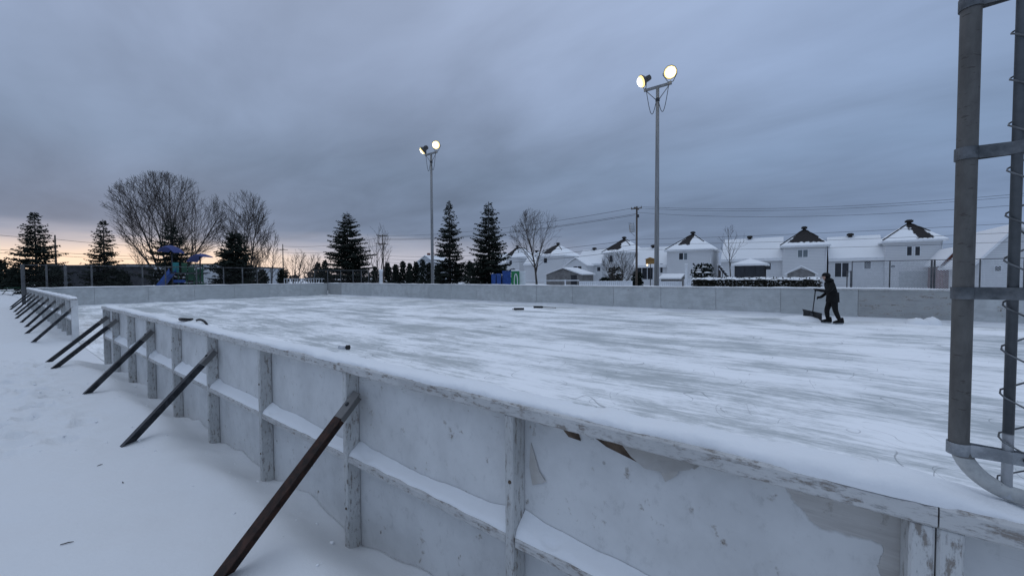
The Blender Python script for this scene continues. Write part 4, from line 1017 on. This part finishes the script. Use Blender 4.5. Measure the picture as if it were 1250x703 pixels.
for i, (y0, y1, y2) in enumerate(((285, 292, 302), (304, 308, 313), (308, 312, 316))):
    A, Bq, Cq = on_t(-60, 60, y0-4), Vector((pl.x, pl.y, on_t(69, 66, y1).z)), on_t(215, 86, y2)
    cable(A, Bq, .15, ('top', 'middle', 'bottom')[i]+' cable left of the thin bare pole', .03); cable(Bq, Cq, .3, ('top', 'middle', 'bottom')[i]+' cable from the thin bare pole behind the huge tree', .03)

# ------------------------------------------------------------------ fences
def zig(mb, p0, p1, z0, z1, pitch, w, smooth=False):     # woven wire as flat strips
    d = (p1-p0); L = d.length; d.normalize(); nn = Vector((-d.y, d.x, 0))*.004; n = int(L/pitch); m_ = int((z1-z0)/pitch)
    for i in range(-m_, n+1):
        for s in (1, -1):
            a0 = max(0, -i); b0 = min(m_, n-i)
            if b0 <= a0: continue
            xa, xb = (i+a0)*pitch, (i+b0)*pitch
            za, zb = (z0+a0*pitch, z0+b0*pitch) if s == 1 else (z1-a0*pitch, z1-b0*pitch)
            A = p0+d*xa; A.z = za; Bv = p0+d*xb; Bv.z = zb; o = Vector((0, 0, w))
            mb.face([A-o+nn*s, Bv-o+nn*s, Bv+o+nn*s, A+o+nn*s]); mb.face([A-o+nn*s*.5, Bv-o+nn*s*.5, Bv-o+nn*s, A-o+nn*s])
def link_fence(pts, zt, label, posts, pitch=.09, w=.006, r=.035, name='chain_link_fence', wire='fence_mesh', zb=.2):
    root = empty(name, (pts[0].x, pts[0].y, .15), label, 'fence')
    for i, (p, rr_, h) in enumerate(posts): MB().tube([(p.x, p.y, .0), (p.x, p.y, h)], rr_, 8).build('post', 'fence_steel', root)
    mb = MB()
    for a, b in zip(pts, pts[1:]): mb.tube([(a.x, a.y, zt), (b.x, b.y, zt)], r*.8, 6)
    mb.build('top_bar', 'fence_steel', root)
    mb = MB()
    for a, b in zip(pts, pts[1:]): zig(mb, Vector((a.x, a.y, 0)), Vector((b.x, b.y, 0)), zb, zt, pitch, w)
    mb.build('mesh', wire, root); return root
vf = 36.; zt = on_v(1110, vf, 318).z
pts = [on_v(1040, vf), on_v(1330, vf)]
link_fence(pts, zt, 'tall chain link fence behind the far board at the right', [(on_v(px, vf), rr_*.8, zt+.03) for px, rr_ in ((1040, .035), (1086, .045), (1137, .06), (1140.5, .06), (1196, .045), (1250, .045), (1330, .045))], .13, .015, .03, wire='pale_wire')
pts = [on_v(1034, vf-.4), on_v(1038.5, vf-.4)]
zg = on_v(1036, vf, 331.5).z
link_fence(pts, zg, 'narrow low gate at the left end of the tall chain link fence', [(q, .035, zg+.05) for q in pts], .11, .009, name='gate', wire='pale_wire')
# fence along the left end of the park
ul = 40.
def on_u(px, u, py=338): d = ray(px, py); k = -u/d.x; return Vector((-u, d.y*k, HC+d.z*k))
ztl = on_u(150, ul, 325).z
pl_ = [on_u(px, ul) for px in (28, 332)]
link_fence(pl_, ztl, 'long grey chain link fence before the playground and left spruces', [(on_u(px, ul), rr_, ztl+.05) for px, rr_ in ((28, .085), (57, .05), (80, .07), (112, .05), (174, .05), (202, .045), (240, .045), (273, .045), (296, .055), (314, .045), (331, .05))], .16, .0022, .04)
b0 = on_u(28, ul); 
# ball cage in front of the dense spruce
c0, c1 = on_t(384, 47), on_t(450, 47); zt = on_t(417, 47, 330).z
link_fence([c0, c1], zt, 'framed wire ball cage in front of the dense broad spruce', [(on_t(px, 47), .045, zt+.04) for px in (384, 400, 416, 431, 441, 450)], .16, .003, .05, name='ball_cage')
def picket(px0, px1, t, py_t, py_b, label, step, wpick, rails=True, m='white_plastic', name='picket_fence'):
    a, b = on_t(px0, t), on_t(px1, t); a.z = b.z = 0; zt = on_t((px0+px1)/2, t, py_t).z; d = b-a; L = d.length; d.normalize(); n = Vector((-d.y, d.x, 0))
    root = empty(name, (a.x, a.y, .15), label, 'fence'); mb = MB(); k = int(L/step)
    for i in range(k+1): c = a+d*(step*i); mb.obox(c+ZZ*(zt/2+.05), d*wpick/2, n*.02, ZZ*(zt/2))
    mb.build('picket', m, root); mb = MB()
    for f in (.97, .5): mb.obox(a+d*(L/2)+ZZ*(zt*f)-n*.045, d*(L/2), n*.02, ZZ*.05)
    mb.build('rail', m, root); return root
picket(347, 396, 60, 340, 345, 'white picket fence before the low leafless trees', .42, .12, m='pale_wall')
picket(641, 707, 42, 342, 350, 'white rail fence with square posts before the wide grey shed', 2.2, .14)
picket(708, 772, 44, 343.5, 350, 'pale slatted fence between the bush and rail fence', .22, .19)
picket(805, 832, 43, 344, 350, 'pale slatted fence right of the nearer light pole', .22, .19)
picket(836, 846, 42, 341, 350, 'tall pale gate panel left of the hedge', .2, .18)
p = on_v(837.5, 45); z = on_v(837.5, 45, 323).z
root = empty('white_post', (p.x, 45, .15), 'tall white square post left of the hedge', 'post'); MB().bbox((p.x-.11, 44.9, 0), (p.x+.11, 45.1, z), .02).build('post_body', 'white_plastic', root); MB().bbox((p.x-.15, 44.86, z), (p.x+.15, 45.14, z+.1), .02).build('post_cap', 'snow_cap', root)
p = on_t(465, 52); z = on_t(465, 52, 331).z
root = empty('stone_pillar', (p.x, p.y, .15), 'white snow capped pillar right of the ball cage', 'pillar'); MB().lathe((p.x, p.y, 0), [(.22, 0), (.22, z-.2), (.26, z-.18), (.26, z)], 10).build('pillar_body', 'white_plastic', root); MB().lathe((p.x, p.y, z), [(.3, 0), (.28, .14), (.15, .24), (0, .26)], 10).build('snow_top', 'snow_cap', root)
p = on_t(540, 50)
# ------------------------------------------------------------------ bins
def wheelie(px, t, w, py, mtl, label, group=None, body=None):
    c = on_t(px, t); h = on_t(px, t, py).z; root = empty('recycling_bin', (c.x, c.y, .15), label, 'bin', group); d, n = RT, FW
    W = w*t/FPX/2
    vs = [Vector((c.x, c.y, 0))+d*W*s*k+n*W*1.1*q*k+ZZ*z for z, k in ((.15, .82), (h-.12, 1.)) for s, q in ((-1, -1), (1, -1), (1, 1), (-1, 1))]
    mb = MB(); mb.mesh(vs, [(0, 3, 2, 1), (4, 5, 6, 7), (0, 1, 5, 4), (1, 2, 6, 5), (2, 3, 7, 6), (3, 0, 4, 7)]); mb.build('bin_body', mtl, root)
    mb = MB(); mb.obox(Vector((c.x, c.y, h-.06)), d*W*1.06, n*W*1.18, ZZ*.05); mb.tube([Vector((c.x, c.y, h-.08))+n*W*1.3-d*W*.8, Vector((c.x, c.y, h-.08))+n*W*1.3+d*W*.8], .025, 6); mb.build('lid', mtl, root)
    for s in (-1, 1): MB().lathe(Vector((c.x, c.y, .22))+n*W*.9+d*(s*W*.9-.03), [(0, 0), (.12, 0), (.12, .06), (0, .06)], 10, d).build('wheel', 'rubber', root)
    return root, c, h, W
wheelie(602.5, 30, 5.2, 334.2, 'blue_plastic', 'blue recycling bin, leftmost below the dark spruce')
wheelie(609, 30, 5.6, 333.8, 'blue_plastic', 'blue recycling bin between the leftmost bin and the big container')
# big blue container and green donation box
c = on_t(618.5, 30.5); h = on_t(618.5, 30.5, 332).z; root = empty('container', (c.x, c.y, .15), 'large blue container with snow on its lid beside the green box', 'container')
MB().obox((c.x, c.y, (h+.15)/2), RT*.33, FW*.45, ZZ*((h-.15)/2)).build('container_body', 'blue_plastic', root)
mb = MB(); mb.obox((c.x, c.y, h+.04), RT*.35, FW*.48, ZZ*.04); mb.build('lid', 'blue_plastic', root)
mb = MB()
for s in (-.2, 0, .2): mb.obox(Vector((c.x, c.y, h*.55))-FW*.455+RT*s, RT*.035, FW*.012, ZZ*h*.36)
mb.build('rib', 'blue_plastic', root)
MB().obox(Vector((c.x, c.y, .28))-FW*.47, RT*.26, FW*.02, ZZ*.08).build('snow_ledge', 'snow_cap', root)
c = on_t(629, 30.5); h = on_t(629, 30.5, 331).z; root = empty('donation_box', (c.x, c.y, .15), 'green box with a white oval on its front beside the blue container', 'donation box')
MB().obox((c.x, c.y, (h+.15)/2), RT*.32, FW*.4, ZZ*((h-.15)/2)).build('box_body', 'green_plastic', root)
mb = MB(); cc = Vector((c.x, c.y, h*.60))-FW*.41+RT*.04
N = 24; ring = []
for i in range(N+1):
    a = 2*math.pi*i/N; o_ = cc+RT*(.13*math.cos(a))+ZZ*(h*.30*math.sin(a)); ring.append(o_)
mb.tube(ring, .035, 6, False); mb.build('oval_mark', 'white_plastic', root)
MB().obox((c.x, c.y, h+.05), RT*.33, FW*.42, ZZ*.05).build('snow_top', 'snow_cap', root)
c = on_t(637.5, 30.8); h = on_t(637.5, 30.8, 332.5).z; root = empty('utility_box', (c.x, c.y, .15), 'plain white cabinet standing right of the green box', 'cabinet')
MB().obox((c.x, c.y, (h+.15)/2), RT*.24, FW*.3, ZZ*((h-.15)/2)).build('cabinet_body', 'white_plastic', root); MB().obox(Vector((c.x, c.y, h*.6))-FW*.306, RT*.2, FW*.004, ZZ*h*.33).build('door', 'white_plastic', root)
MB().obox((c.x, c.y, h+.05), RT*.26, FW*.32, ZZ*.05).build('snow_top', 'snow_cap', root)

# ------------------------------------------------------------------ playground
T = 36.
def at(px, py, dt=0): return on_t(px, T+dt, py)
c = at(222, 345); root = empty('playground_structure', (c.x, c.y, .15), 'playground tower with blue slide, blue canopies and green climbing panels', 'playground')
def canopy(px, py, wpx, hpx, tilt, post_px):
    c = at(px, py); W = wpx*T/FPX/2; H = hpx*T/FPX; n = 10; vs = []; fs = []
    for j in range(n+1):
        for i in range(n+1):
            a, b = i/n*2-1, j/n*2-1
            vs.append(c+RT*(W*a)+FW*(W*.8*b)+ZZ*(H*(1-a*a*.9)*(.75+.25*(1-b*b))-H*.5+tilt*W*a))
    for j in range(n):
        for i in range(n): k = j*(n+1)+i; fs.append((k, k+1, k+n+2, k+n+1))
    lo = [v-ZZ*.05 for v in vs]; k0 = len(vs)
    mb = MB(); mb.mesh(vs+lo, fs+[tuple(k0+q for q in f)[::-1] for f in fs], True)
    for i in range(n):
        for a, b in ((i, i+1), (n*(n+1)+i+1, n*(n+1)+i), ((i+1)*(n+1), i*(n+1)), (i*(n+1)+n, (i+1)*(n+1)+n)): mb.face([vs[b], vs[a], lo[a], lo[b]])
    mb.build('canopy', 'canopy_blue', root)
    p = at(post_px, 345); MB().tube([(p.x, p.y, 0), (p.x, p.y, c.z)], .06, 8).build('post', 'dark_steel', root)
canopy(208.5, 304, 20, 9, -.08, 211); canopy(244, 313.5, 20, 7, .28, 245)
# slide: a trough
a, b = at(211, 332, -.4), at(190, 346, -.4); b.z = .35; mb = MB(); n = 12; vs = []; fs = []
for i in range(n+1):
    q = i/n; p = a.lerp(b, q); p.z = a.z+(b.z-a.z)*(q if q < .85 else .85+(q-.85)*.4)
    for s, dz in ((-.36, .34), (-.33, .0), (.33, .0), (.36, .34)): vs.append(p+FW*s+ZZ*dz)
for i in range(n):
    for k in range(3): fs.append((i*4+k, i*4+k+1, i*4+5+k, i*4+4+k))
lo = [v-ZZ*.06 for v in vs]; k0 = len(vs); mb.mesh(vs+lo, fs+[tuple(k0+q for q in f)[::-1] for f in fs])
for i in range(n): mb.face([vs[i*4], vs[i*4+4], lo[i*4+4], lo[i*4]]); mb.face([vs[i*4+7], vs[i*4+3], lo[i*4+3], lo[i*4+7]])
mb.build('slide', 'blue_plastic', root)
for px0, px1, y0, y1, m_, nm in ((211, 218, 320.5, 333, 'teal_plastic', 'panel'), (222, 228, 321, 333, 'play_green', 'panel'), (230, 236, 325, 342, 'play_green', 'panel'), (239, 247, 328, 344, 'play_green', 'climbing_panel'), (212, 226, 341.5, 345, 'blue_plastic', 'crawl_panel')):
    p, q = at(px0, y1), at(px1, y0); w = (Vector((q.x, q.y, 0))-Vector((p.x, p.y, 0))); L = w.length
    mb = MB(); cc = (p+q)/2; nb_ = 5
    mb.obox(Vector((cc.x, cc.y, q.z-.06)), w/2, FW*.04, ZZ*.06); mb.obox(Vector((cc.x, cc.y, p.z+.06)), w/2, FW*.04, ZZ*.06)
    for i in range(nb_): mb.obox(Vector((p.x, p.y, (p.z+q.z)/2))+w*((i+.5)/nb_), w/nb_*.40, FW*.03, ZZ*((q.z-p.z)/2-.121))
    mb.build(nm, m_, root)
p, q = at(210, 333.5), at(246, 333.5); mb = MB(); mb.obox((p+q)/2, (q-p)/2, FW*.6, ZZ*.06); mb.build('platform', 'dark_steel', root)
for px in (218, 228, 237, 248): p = at(px, 345, .6); MB().tube([(p.x, p.y, 0), (p.x, p.y, at(px, 322, .6).z)], .05, 8).build('post', 'play_green', root)
for px0, px1 in ((236, 247),):   # arched climber
    p, q = at(px0, 345, -.6), at(px1+8, 345, -.6); mb = MB()
    for s in (-.3, .3): mb.tube([p.lerp(q, i/10)+FW*s+ZZ*(-p.z+.1+1.1*math.sin(math.pi*i/10)) for i in range(11)], .035, 6)
    for i in range(1, 10): c2 = p.lerp(q, i/10)+ZZ*(-p.z+.1+1.1*math.sin(math.pi*i/10)); mb.tube([c2-FW*.3, c2+FW*.3], .025, 6)
    mb.build('climber', 'play_green', root)
# bench in the park at far left
c = on_z(20, 359.5, .13); root = empty('picnic_table', (c.x, c.y, .12), 'green picnic table standing in the snow beyond the last braces', 'table')
k = 1.
mb = MB()
for s in (-.28, 0, .28): mb.obox(c+ZZ*.72+FW*s, RT*.75, FW*.12, ZZ*.022)
mb.build('tabletop', 'play_green', root)
for s in (-.72, .72): MB().obox(c+ZZ*.43+FW*s, RT*.75, FW*.13, ZZ*.022).build('seat', 'play_green', root)
for s in (-.55, .55):
    mb = MB()
    for e in (-1, 1): mb.tube([c+RT*s+FW*e*.75+ZZ*(-.02), c+RT*s+FW*e*.2+ZZ*.69], .03, 6)
    mb.tube([c+RT*s-FW*.8+ZZ*.39, c+RT*s+FW*.8+ZZ*.39], .028, 6); mb.build('leg', 'dark_steel', root)

# ------------------------------------------------------------------ the person with the scraper
HD = (RT*-.95+FW*.31).normalized(); SD = Vector((HD.y, -HD.x, 0))      # heading, the person's right-hand side
f0 = on_z(1015, 395)
def B(fwd, side, z): return f0+HD*fwd+SD*side+ZZ*z
def skinned(name, pts, edges, radii, mats_fn, parent, m, sub=2, rootv=0):
    me = bpy.data.meshes.new(name+'_cage'); b = base(parent); me.from_pydata([tuple(p-b) for p in pts], edges, [])
    o = bpy.data.objects.new(name, me); col.objects.link(o)
    sk = o.modifiers.new('skin', 'SKIN'); sk.use_smooth_shade = True
    for i, r in enumerate(radii): v = me.skin_vertices[0].data[i]; v.radius = (r, r) if not isinstance(r, tuple) else r; v.use_root = (i == rootv)
    sd = o.modifiers.new('sub', 'SUBSURF'); sd.levels = sub; sd.render_levels = sub
    bpy.context.view_layer.update(); dg = bpy.context.evaluated_depsgraph_get(); ev = o.evaluated_get(dg)
    me2 = bpy.data.meshes.new_from_object(ev); o.modifiers.clear(); o.data = me2; me2.name = name
    for k in m: me2.materials.append(M[k])
    for pl2 in me2.polygons:
        pl2.use_smooth = True; pl2.material_index = mats_fn(pl2.center+b)
    o.parent = parent; bpy.data.meshes.remove(me); return o
person = empty('person', (f0.x, f0.y, 0), 'person in black hooded coat pushing a wide scraper across the ice', 'person')
J = {}; names = ['pelvis', 'waist', 'chest', 'neck0', 'neck', 'head0', 'head', 'crown',
 'hipL', 'kneeL', 'ankL', 'toeL', 'hipR', 'kneeR', 'ankR', 'toeR', 'shL', 'elL', 'wrL', 'haL', 'shR', 'elR', 'wrR', 'haR']
P_ = dict(pelvis=(-.02, 0, .90), waist=(-.01, 0, 1.04), chest=(.06, 0, 1.28), neck0=(.10, 0, 1.44), neck=(.14, 0, 1.50), head0=(.18, 0, 1.56), head=(.21, 0, 1.64), crown=(.19, 0, 1.71),
 hipL=(-.02, -.11, .84), kneeL=(-.05, -.13, .47), ankL=(-.19, -.13, .11), toeL=(-.03, -.14, .06),
 hipR=(-.02, .11, .84), kneeR=(.10, .13, .47), ankR=(.05, .13, .11), toeR=(.21, .14, .06),
 shL=(.05, -.20, 1.38), elL=(.20, -.27, 1.14), wrL=(.40, -.16, 1.17), haL=(.46, -.12, 1.18),
 shR=(.06, .20, 1.38), elR=(.02, .30, 1.10), wrR=(.22, .22, .93), haR=(.29, .20, .90))
RA = dict(pelvis=.165, waist=.165, chest=.185, neck0=.10, neck=.07, head0=.08, head=.108, crown=.07, hipL=.115, kneeL=.082, ankL=.062, toeL=.05, hipR=.115, kneeR=.082, ankR=.062, toeR=.05,
 shL=.088, elL=.066, wrL=.045, haL=.042, shR=.088, elR=.066, wrR=.045, haR=.042)
E_ = [('pelvis', 'waist'), ('waist', 'chest'), ('chest', 'neck0'), ('neck0', 'neck'), ('neck', 'head0'), ('head0', 'head'), ('head', 'crown')]
for s in 'LR': E_ += [('pelvis', 'hip'+s), ('hip'+s, 'knee'+s), ('knee'+s, 'ank'+s), ('ank'+s, 'toe'+s), ('chest', 'sh'+s), ('sh'+s, 'el'+s), ('el'+s, 'wr'+s), ('wr'+s, 'ha'+s)]
pts = [B(*P_[n]) for n in names]; rad = [RA[n] for n in names]; ix = {n: i for i, n in enumerate(names)}; ed = [(ix[a], ix[b]) for a, b in E_]
grip = B(.52, -.08, 1.17)
for s in 'LR':                                                # five fingers on each hand
    h = P_['ha'+s]; w = P_['wr'+s]
    for k in range(4):
        o_ = (k-1.5)*.022; L = (.055, .065, .062, .048)[k]
        a = len(pts); pts += [B(h[0]+.045, h[1]+o_*.3, h[2]+.012+o_), B(h[0]+.045+L*.55, h[1]+(.03 if s == 'L' else -.012), h[2]+o_*1.1-(.0 if s == 'L' else .012)), B(h[0]+.045+L*.6, h[1]+(.06 if s == 'L' else -.03), h[2]+o_-(.0 if s == 'L' else .04))]
        rad += [.0125, .011, .009]; ed += [(ix['ha'+s], a), (a, a+1), (a+1, a+2)]
    a = len(pts); sg = 1 if s == 'L' else -1
    pts += [B(h[0]+.01, h[1]+sg*.035, h[2]+.04), B(h[0]+.05, h[1]+sg*.055, h[2]+.055)]; rad += [.013, .010]; ed += [(ix['wr'+s], a), (a, a+1)]
hc0 = B(.25, 0, 1.625)
def mf(c): return 1 if ((c-hc0).length < .14 and (c-hc0).dot(HD) > -.015) else 0
skinned('body', pts, ed, rad, mf, person, ['cloth_black', 'skin'], 2)
# face, hood, beanie, jacket skirt, boots
hcn = B(.205, 0, 1.635)
mb = MB(); mb.lathe(hcn+HD*.112-ZZ*.01, [(0, .032), (.011, .024), (.016, .0), (.017, -.012)], 8, (HD+ZZ*-.25).normalized()); mb.build('nose', 'skin', person)
for s in (-1, 1):
    mb = MB(); mb.lathe(hcn+HD*.104+SD*s*.036+ZZ*.018, [(0, .008), (.008, .005), (.011, -.004)], 8, HD); mb.build('eye', 'plastic_black', person)
mb = MB(); mb.obox(hcn+HD*.108-ZZ*.055, HD*.006, SD*.026, ZZ*.005); mb.build('mouth', 'brown_wall', person)
mb = MB(); mb.lathe(hcn-HD*.02+ZZ*.035, [(.121, -.02), (.126, .0), (.124, .035), (.105, .085), (.06, .118), (0, .128)], 18, (ZZ-HD*.25).normalized()); mb.build('beanie', 'cloth_black', person)
mb = MB(); hd = hcn-HD*.10-ZZ*.115; mb.lathe(hd, [(.05, -.07), (.12, -.06), (.155, -.01), (.15, .04), (.115, .085), (.08, .075), (.07, .02)], 16, (ZZ*.8-HD*.5).normalized()); mb.build('hood', 'cloth_black', person)
mb = MB(); mb.lathe(B(-.02, 0, .76), [(.205, 0), (.212, .015), (.205, .10), (.195, .28), (.19, .34)], 20); 
# flatten the coat skirt front to back
mb.v = [tuple(B(-.02, 0, 0)+HD*(Vector(v)-B(-.02, 0, 0)).dot(HD)*.88+SD*(Vector(v)-B(-.02, 0, 0)).dot(SD)*1.08+ZZ*v[2]) for v in mb.v]; mb.build('coat_skirt', 'cloth_black', person)
for s in 'LR':
    a, t_ = P_['ank'+s], P_['toe'+s]; A, Tt = B(*a), B(*t_); d = (Tt-A); d.z = 0; d.normalize(); w = Vector((d.y, -d.x, 0)); zb = .035
    mb = MB(); n = 12; vs = []; fs = []
    prof = [(-.10, .05, .10), (-.085, .06, .20), (.0, .055, .19), (.07, .05, .115), (.15, .048, .085), (.205, .03, .055)]
    for (q, hw, h) in prof:
        for k in range(n):
            an = 2*math.pi*k/n; vs.append(Vector((A.x, A.y, zb))+d*q+w*hw*math.cos(an)+ZZ*(h/2+h/2*math.sin(an)))
    for i in range(len(prof)-1):
        for k in range(n): j = (k+1) % n; fs.append((i*n+k, i*n+j, i*n+n+j, i*n+n+k))
    fs += [tuple(range(n-1, -1, -1)), tuple((len(prof)-1)*n+k for k in range(n))]
    mb.mesh(vs, fs, True); bt = mb.build('boot', 'cloth_black', person)
    mb = MB(); mb.obox(Vector((A.x, A.y, zb-.012))+d*.06, d*.155, w*.0035, ZZ*.02); mb.build('skate_blade', 'galvanized', bt)
# scraper
bc = on_t(991, 14.3); bc.z = .085; bd = (RT*.08-FW*.99-ZZ*.10).normalized(); bf = Vector((-bd.y, bd.x, 0)).normalized()
if bf.dot(HD) < 0: bf = -bf
root = empty('snow_scraper', (bc.x, bc.y, 0), 'wide black snow scraper being pushed over the ice by the person', 'scraper')
W = .40; N = 8; vs = []; fs = []
for i in range(N+1):
    a = -.6+1.5*i/N
    for j in (-1, 1): vs.append(bc+bd*W*j+bf*(.10-.14*math.cos(a*.9))+ZZ*(.015+.27*i/N))
for i in range(N): fs.append((2*i, 2*i+1, 2*i+3, 2*i+2))
back = [v-bf*.018 for v in vs]; k0 = len(vs)
mb = MB(); mb.mesh(vs+back, fs+[tuple(k0+q for q in f)[::-1] for f in fs], True)
for i in range(N): mb.face([vs[2*i], vs[2*i+2], back[2*i+2], back[2*i]]); mb.face([vs[2*i+3], vs[2*i+1], back[2*i+1], back[2*i+3]])
mb.face([vs[0], back[0], back[1], vs[1]]); mb.face([vs[-2], vs[-1], back[-1], back[-2]])
for j in (-.9, -.45, 0, .45, .9): mb.obox(bc+bd*W*j-bf*.06+ZZ*.15, bd*.012, bf*.02, ZZ*.12)
mb.build('blade', 'plastic_black', root)
h0 = bc-bf*.05+ZZ*.16; d = (grip-h0)
MB().tube([h0, grip+d.normalized()*.06], .017, 8).build('handle', 'plastic_black', root)
e = grip+d.normalized()*.06; MB().tube([e+bd*.07, e-bd*.07], .019, 8).build('grip', 'plastic_black', root)
MB().obox(h0+ZZ*.01, bd*.06, bf*.03, ZZ*.07).build('socket', 'dark_steel', root)

# ------------------------------------------------------------------ light
SUNAZ = R(172); SUNEL = R(3.0)
w = bpy.data.worlds.new('World'); sc.world = w; w.use_nodes = True
t = NT(w.node_tree)
d = t.n('ShaderNodeTexCoord').outputs['Generated']; sp = t.n('ShaderNodeSeparateXYZ', {0: d}); z = t.math('MAXIMUM', sp.outputs[2], 0.)
sky = t.n('ShaderNodeTexSky', sky_type='NISHITA', sun_disc=False, sun_elevation=SUNEL, sun_rotation=R(90)-SUNAZ, altitude=50.)
zp = t.math('ADD', z, .16)
cx = t.math('DIVIDE', sp.outputs[0], zp); cy = t.math('DIVIDE', sp.outputs[1], zp)
cv = t.n('ShaderNodeCombineXYZ', {0: cx, 1: cy, 2: 0.}).outputs[0]
# clouds lie in long rolls
n1 = t.noise(t.mapv(cv, (.55, 1.0, 1), (3.2, 1.4, 0), (0, 0, R(25))), .62, 5, .5, .5)
n2 = t.noise(t.mapv(cv, (.8, 1.5, 1), (7.2, 5.4, 0), (0, 0, R(25))), 1.6, 5, .55, .4)
nn = t.math('ADD', t.math('MULTIPLY', n1, .68), t.math('MULTIPLY', n2, .32))
lum = t.n('ShaderNodeMapRange', {0: nn, 1: .30, 2: .70, 3: .70, 4: 1.30}).outputs[0]
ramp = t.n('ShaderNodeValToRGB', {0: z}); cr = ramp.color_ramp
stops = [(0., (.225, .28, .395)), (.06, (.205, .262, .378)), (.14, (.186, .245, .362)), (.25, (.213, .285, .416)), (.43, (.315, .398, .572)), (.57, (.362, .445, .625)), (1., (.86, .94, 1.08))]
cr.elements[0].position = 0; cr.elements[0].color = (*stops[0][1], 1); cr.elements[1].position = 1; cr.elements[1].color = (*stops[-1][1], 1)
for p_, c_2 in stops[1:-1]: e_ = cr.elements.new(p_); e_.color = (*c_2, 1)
sv = t.n('ShaderNodeVectorMath', {0: d, 1: (math.cos(SUNAZ), math.sin(SUNAZ), 0.)}, operation='DOT_PRODUCT').outputs['Value']
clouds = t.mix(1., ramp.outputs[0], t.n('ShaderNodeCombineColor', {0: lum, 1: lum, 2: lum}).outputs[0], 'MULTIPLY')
side = t.sm(sv, -.3, 1.)
clouds = t.mix(side, t.mix(1., clouds, (.965, 1.02, 1.07), 'MULTIPLY'), t.mix(1., clouds, (1.0, .985, .975), 'MULTIPLY'))
# the break in the cloud over the sunset
az = t.sm(sv, .90, .998)
n3 = t.noise(t.n('ShaderNodeCombineXYZ', {0: t.math('MULTIPLY', sp.outputs[0], 1.), 1: t.math('MULTIPLY', sp.outputs[1], 2.5), 2: t.math('MULTIPLY', z, 22.)}).outputs[0], 1.6, 4)
zb_ = t.math('ADD', z, t.math('MULTIPLY', t.math('SUBTRACT', n3, .5), .05))
lav = t.math('MULTIPLY', t.sm(sv, .45, .95), t.sm(zb_, .112, .045))
clouds = t.mix(t.math('MULTIPLY', lav, .92), clouds, (.56, .555, .635))
gap = t.math('MULTIPLY', az, t.sm(zb_, .085, .03))
clouds = t.mix(t.math('MULTIPLY', gap, .95), clouds, (1.02, .80, .63))
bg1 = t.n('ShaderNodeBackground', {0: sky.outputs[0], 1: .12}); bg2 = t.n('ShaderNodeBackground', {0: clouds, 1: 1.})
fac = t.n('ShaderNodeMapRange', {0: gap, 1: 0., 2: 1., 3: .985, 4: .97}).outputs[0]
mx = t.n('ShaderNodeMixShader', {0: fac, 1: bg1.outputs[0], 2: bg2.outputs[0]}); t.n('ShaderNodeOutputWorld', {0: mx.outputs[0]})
sun = bpy.data.lights.new('sun', 'SUN'); sun.energy = .12; sun.angle = R(12); sun.color = (1, .72, .52)
so = bpy.data.objects.new('sun', sun); col.objects.link(so)
sd = Vector((math.cos(SUNAZ)*math.cos(SUNEL), math.sin(SUNAZ)*math.cos(SUNEL), math.sin(SUNEL))); so.rotation_euler = (-sd).to_track_quat('-Z', 'Y').to_euler()
vs_ = sc.view_settings; vs_.view_transform = 'Standard'; vs_.look = 'None'; vs_.exposure = 0; vs_.gamma = 1; vs_.use_curve_mapping = False
sc.render.engine = 'CYCLES'
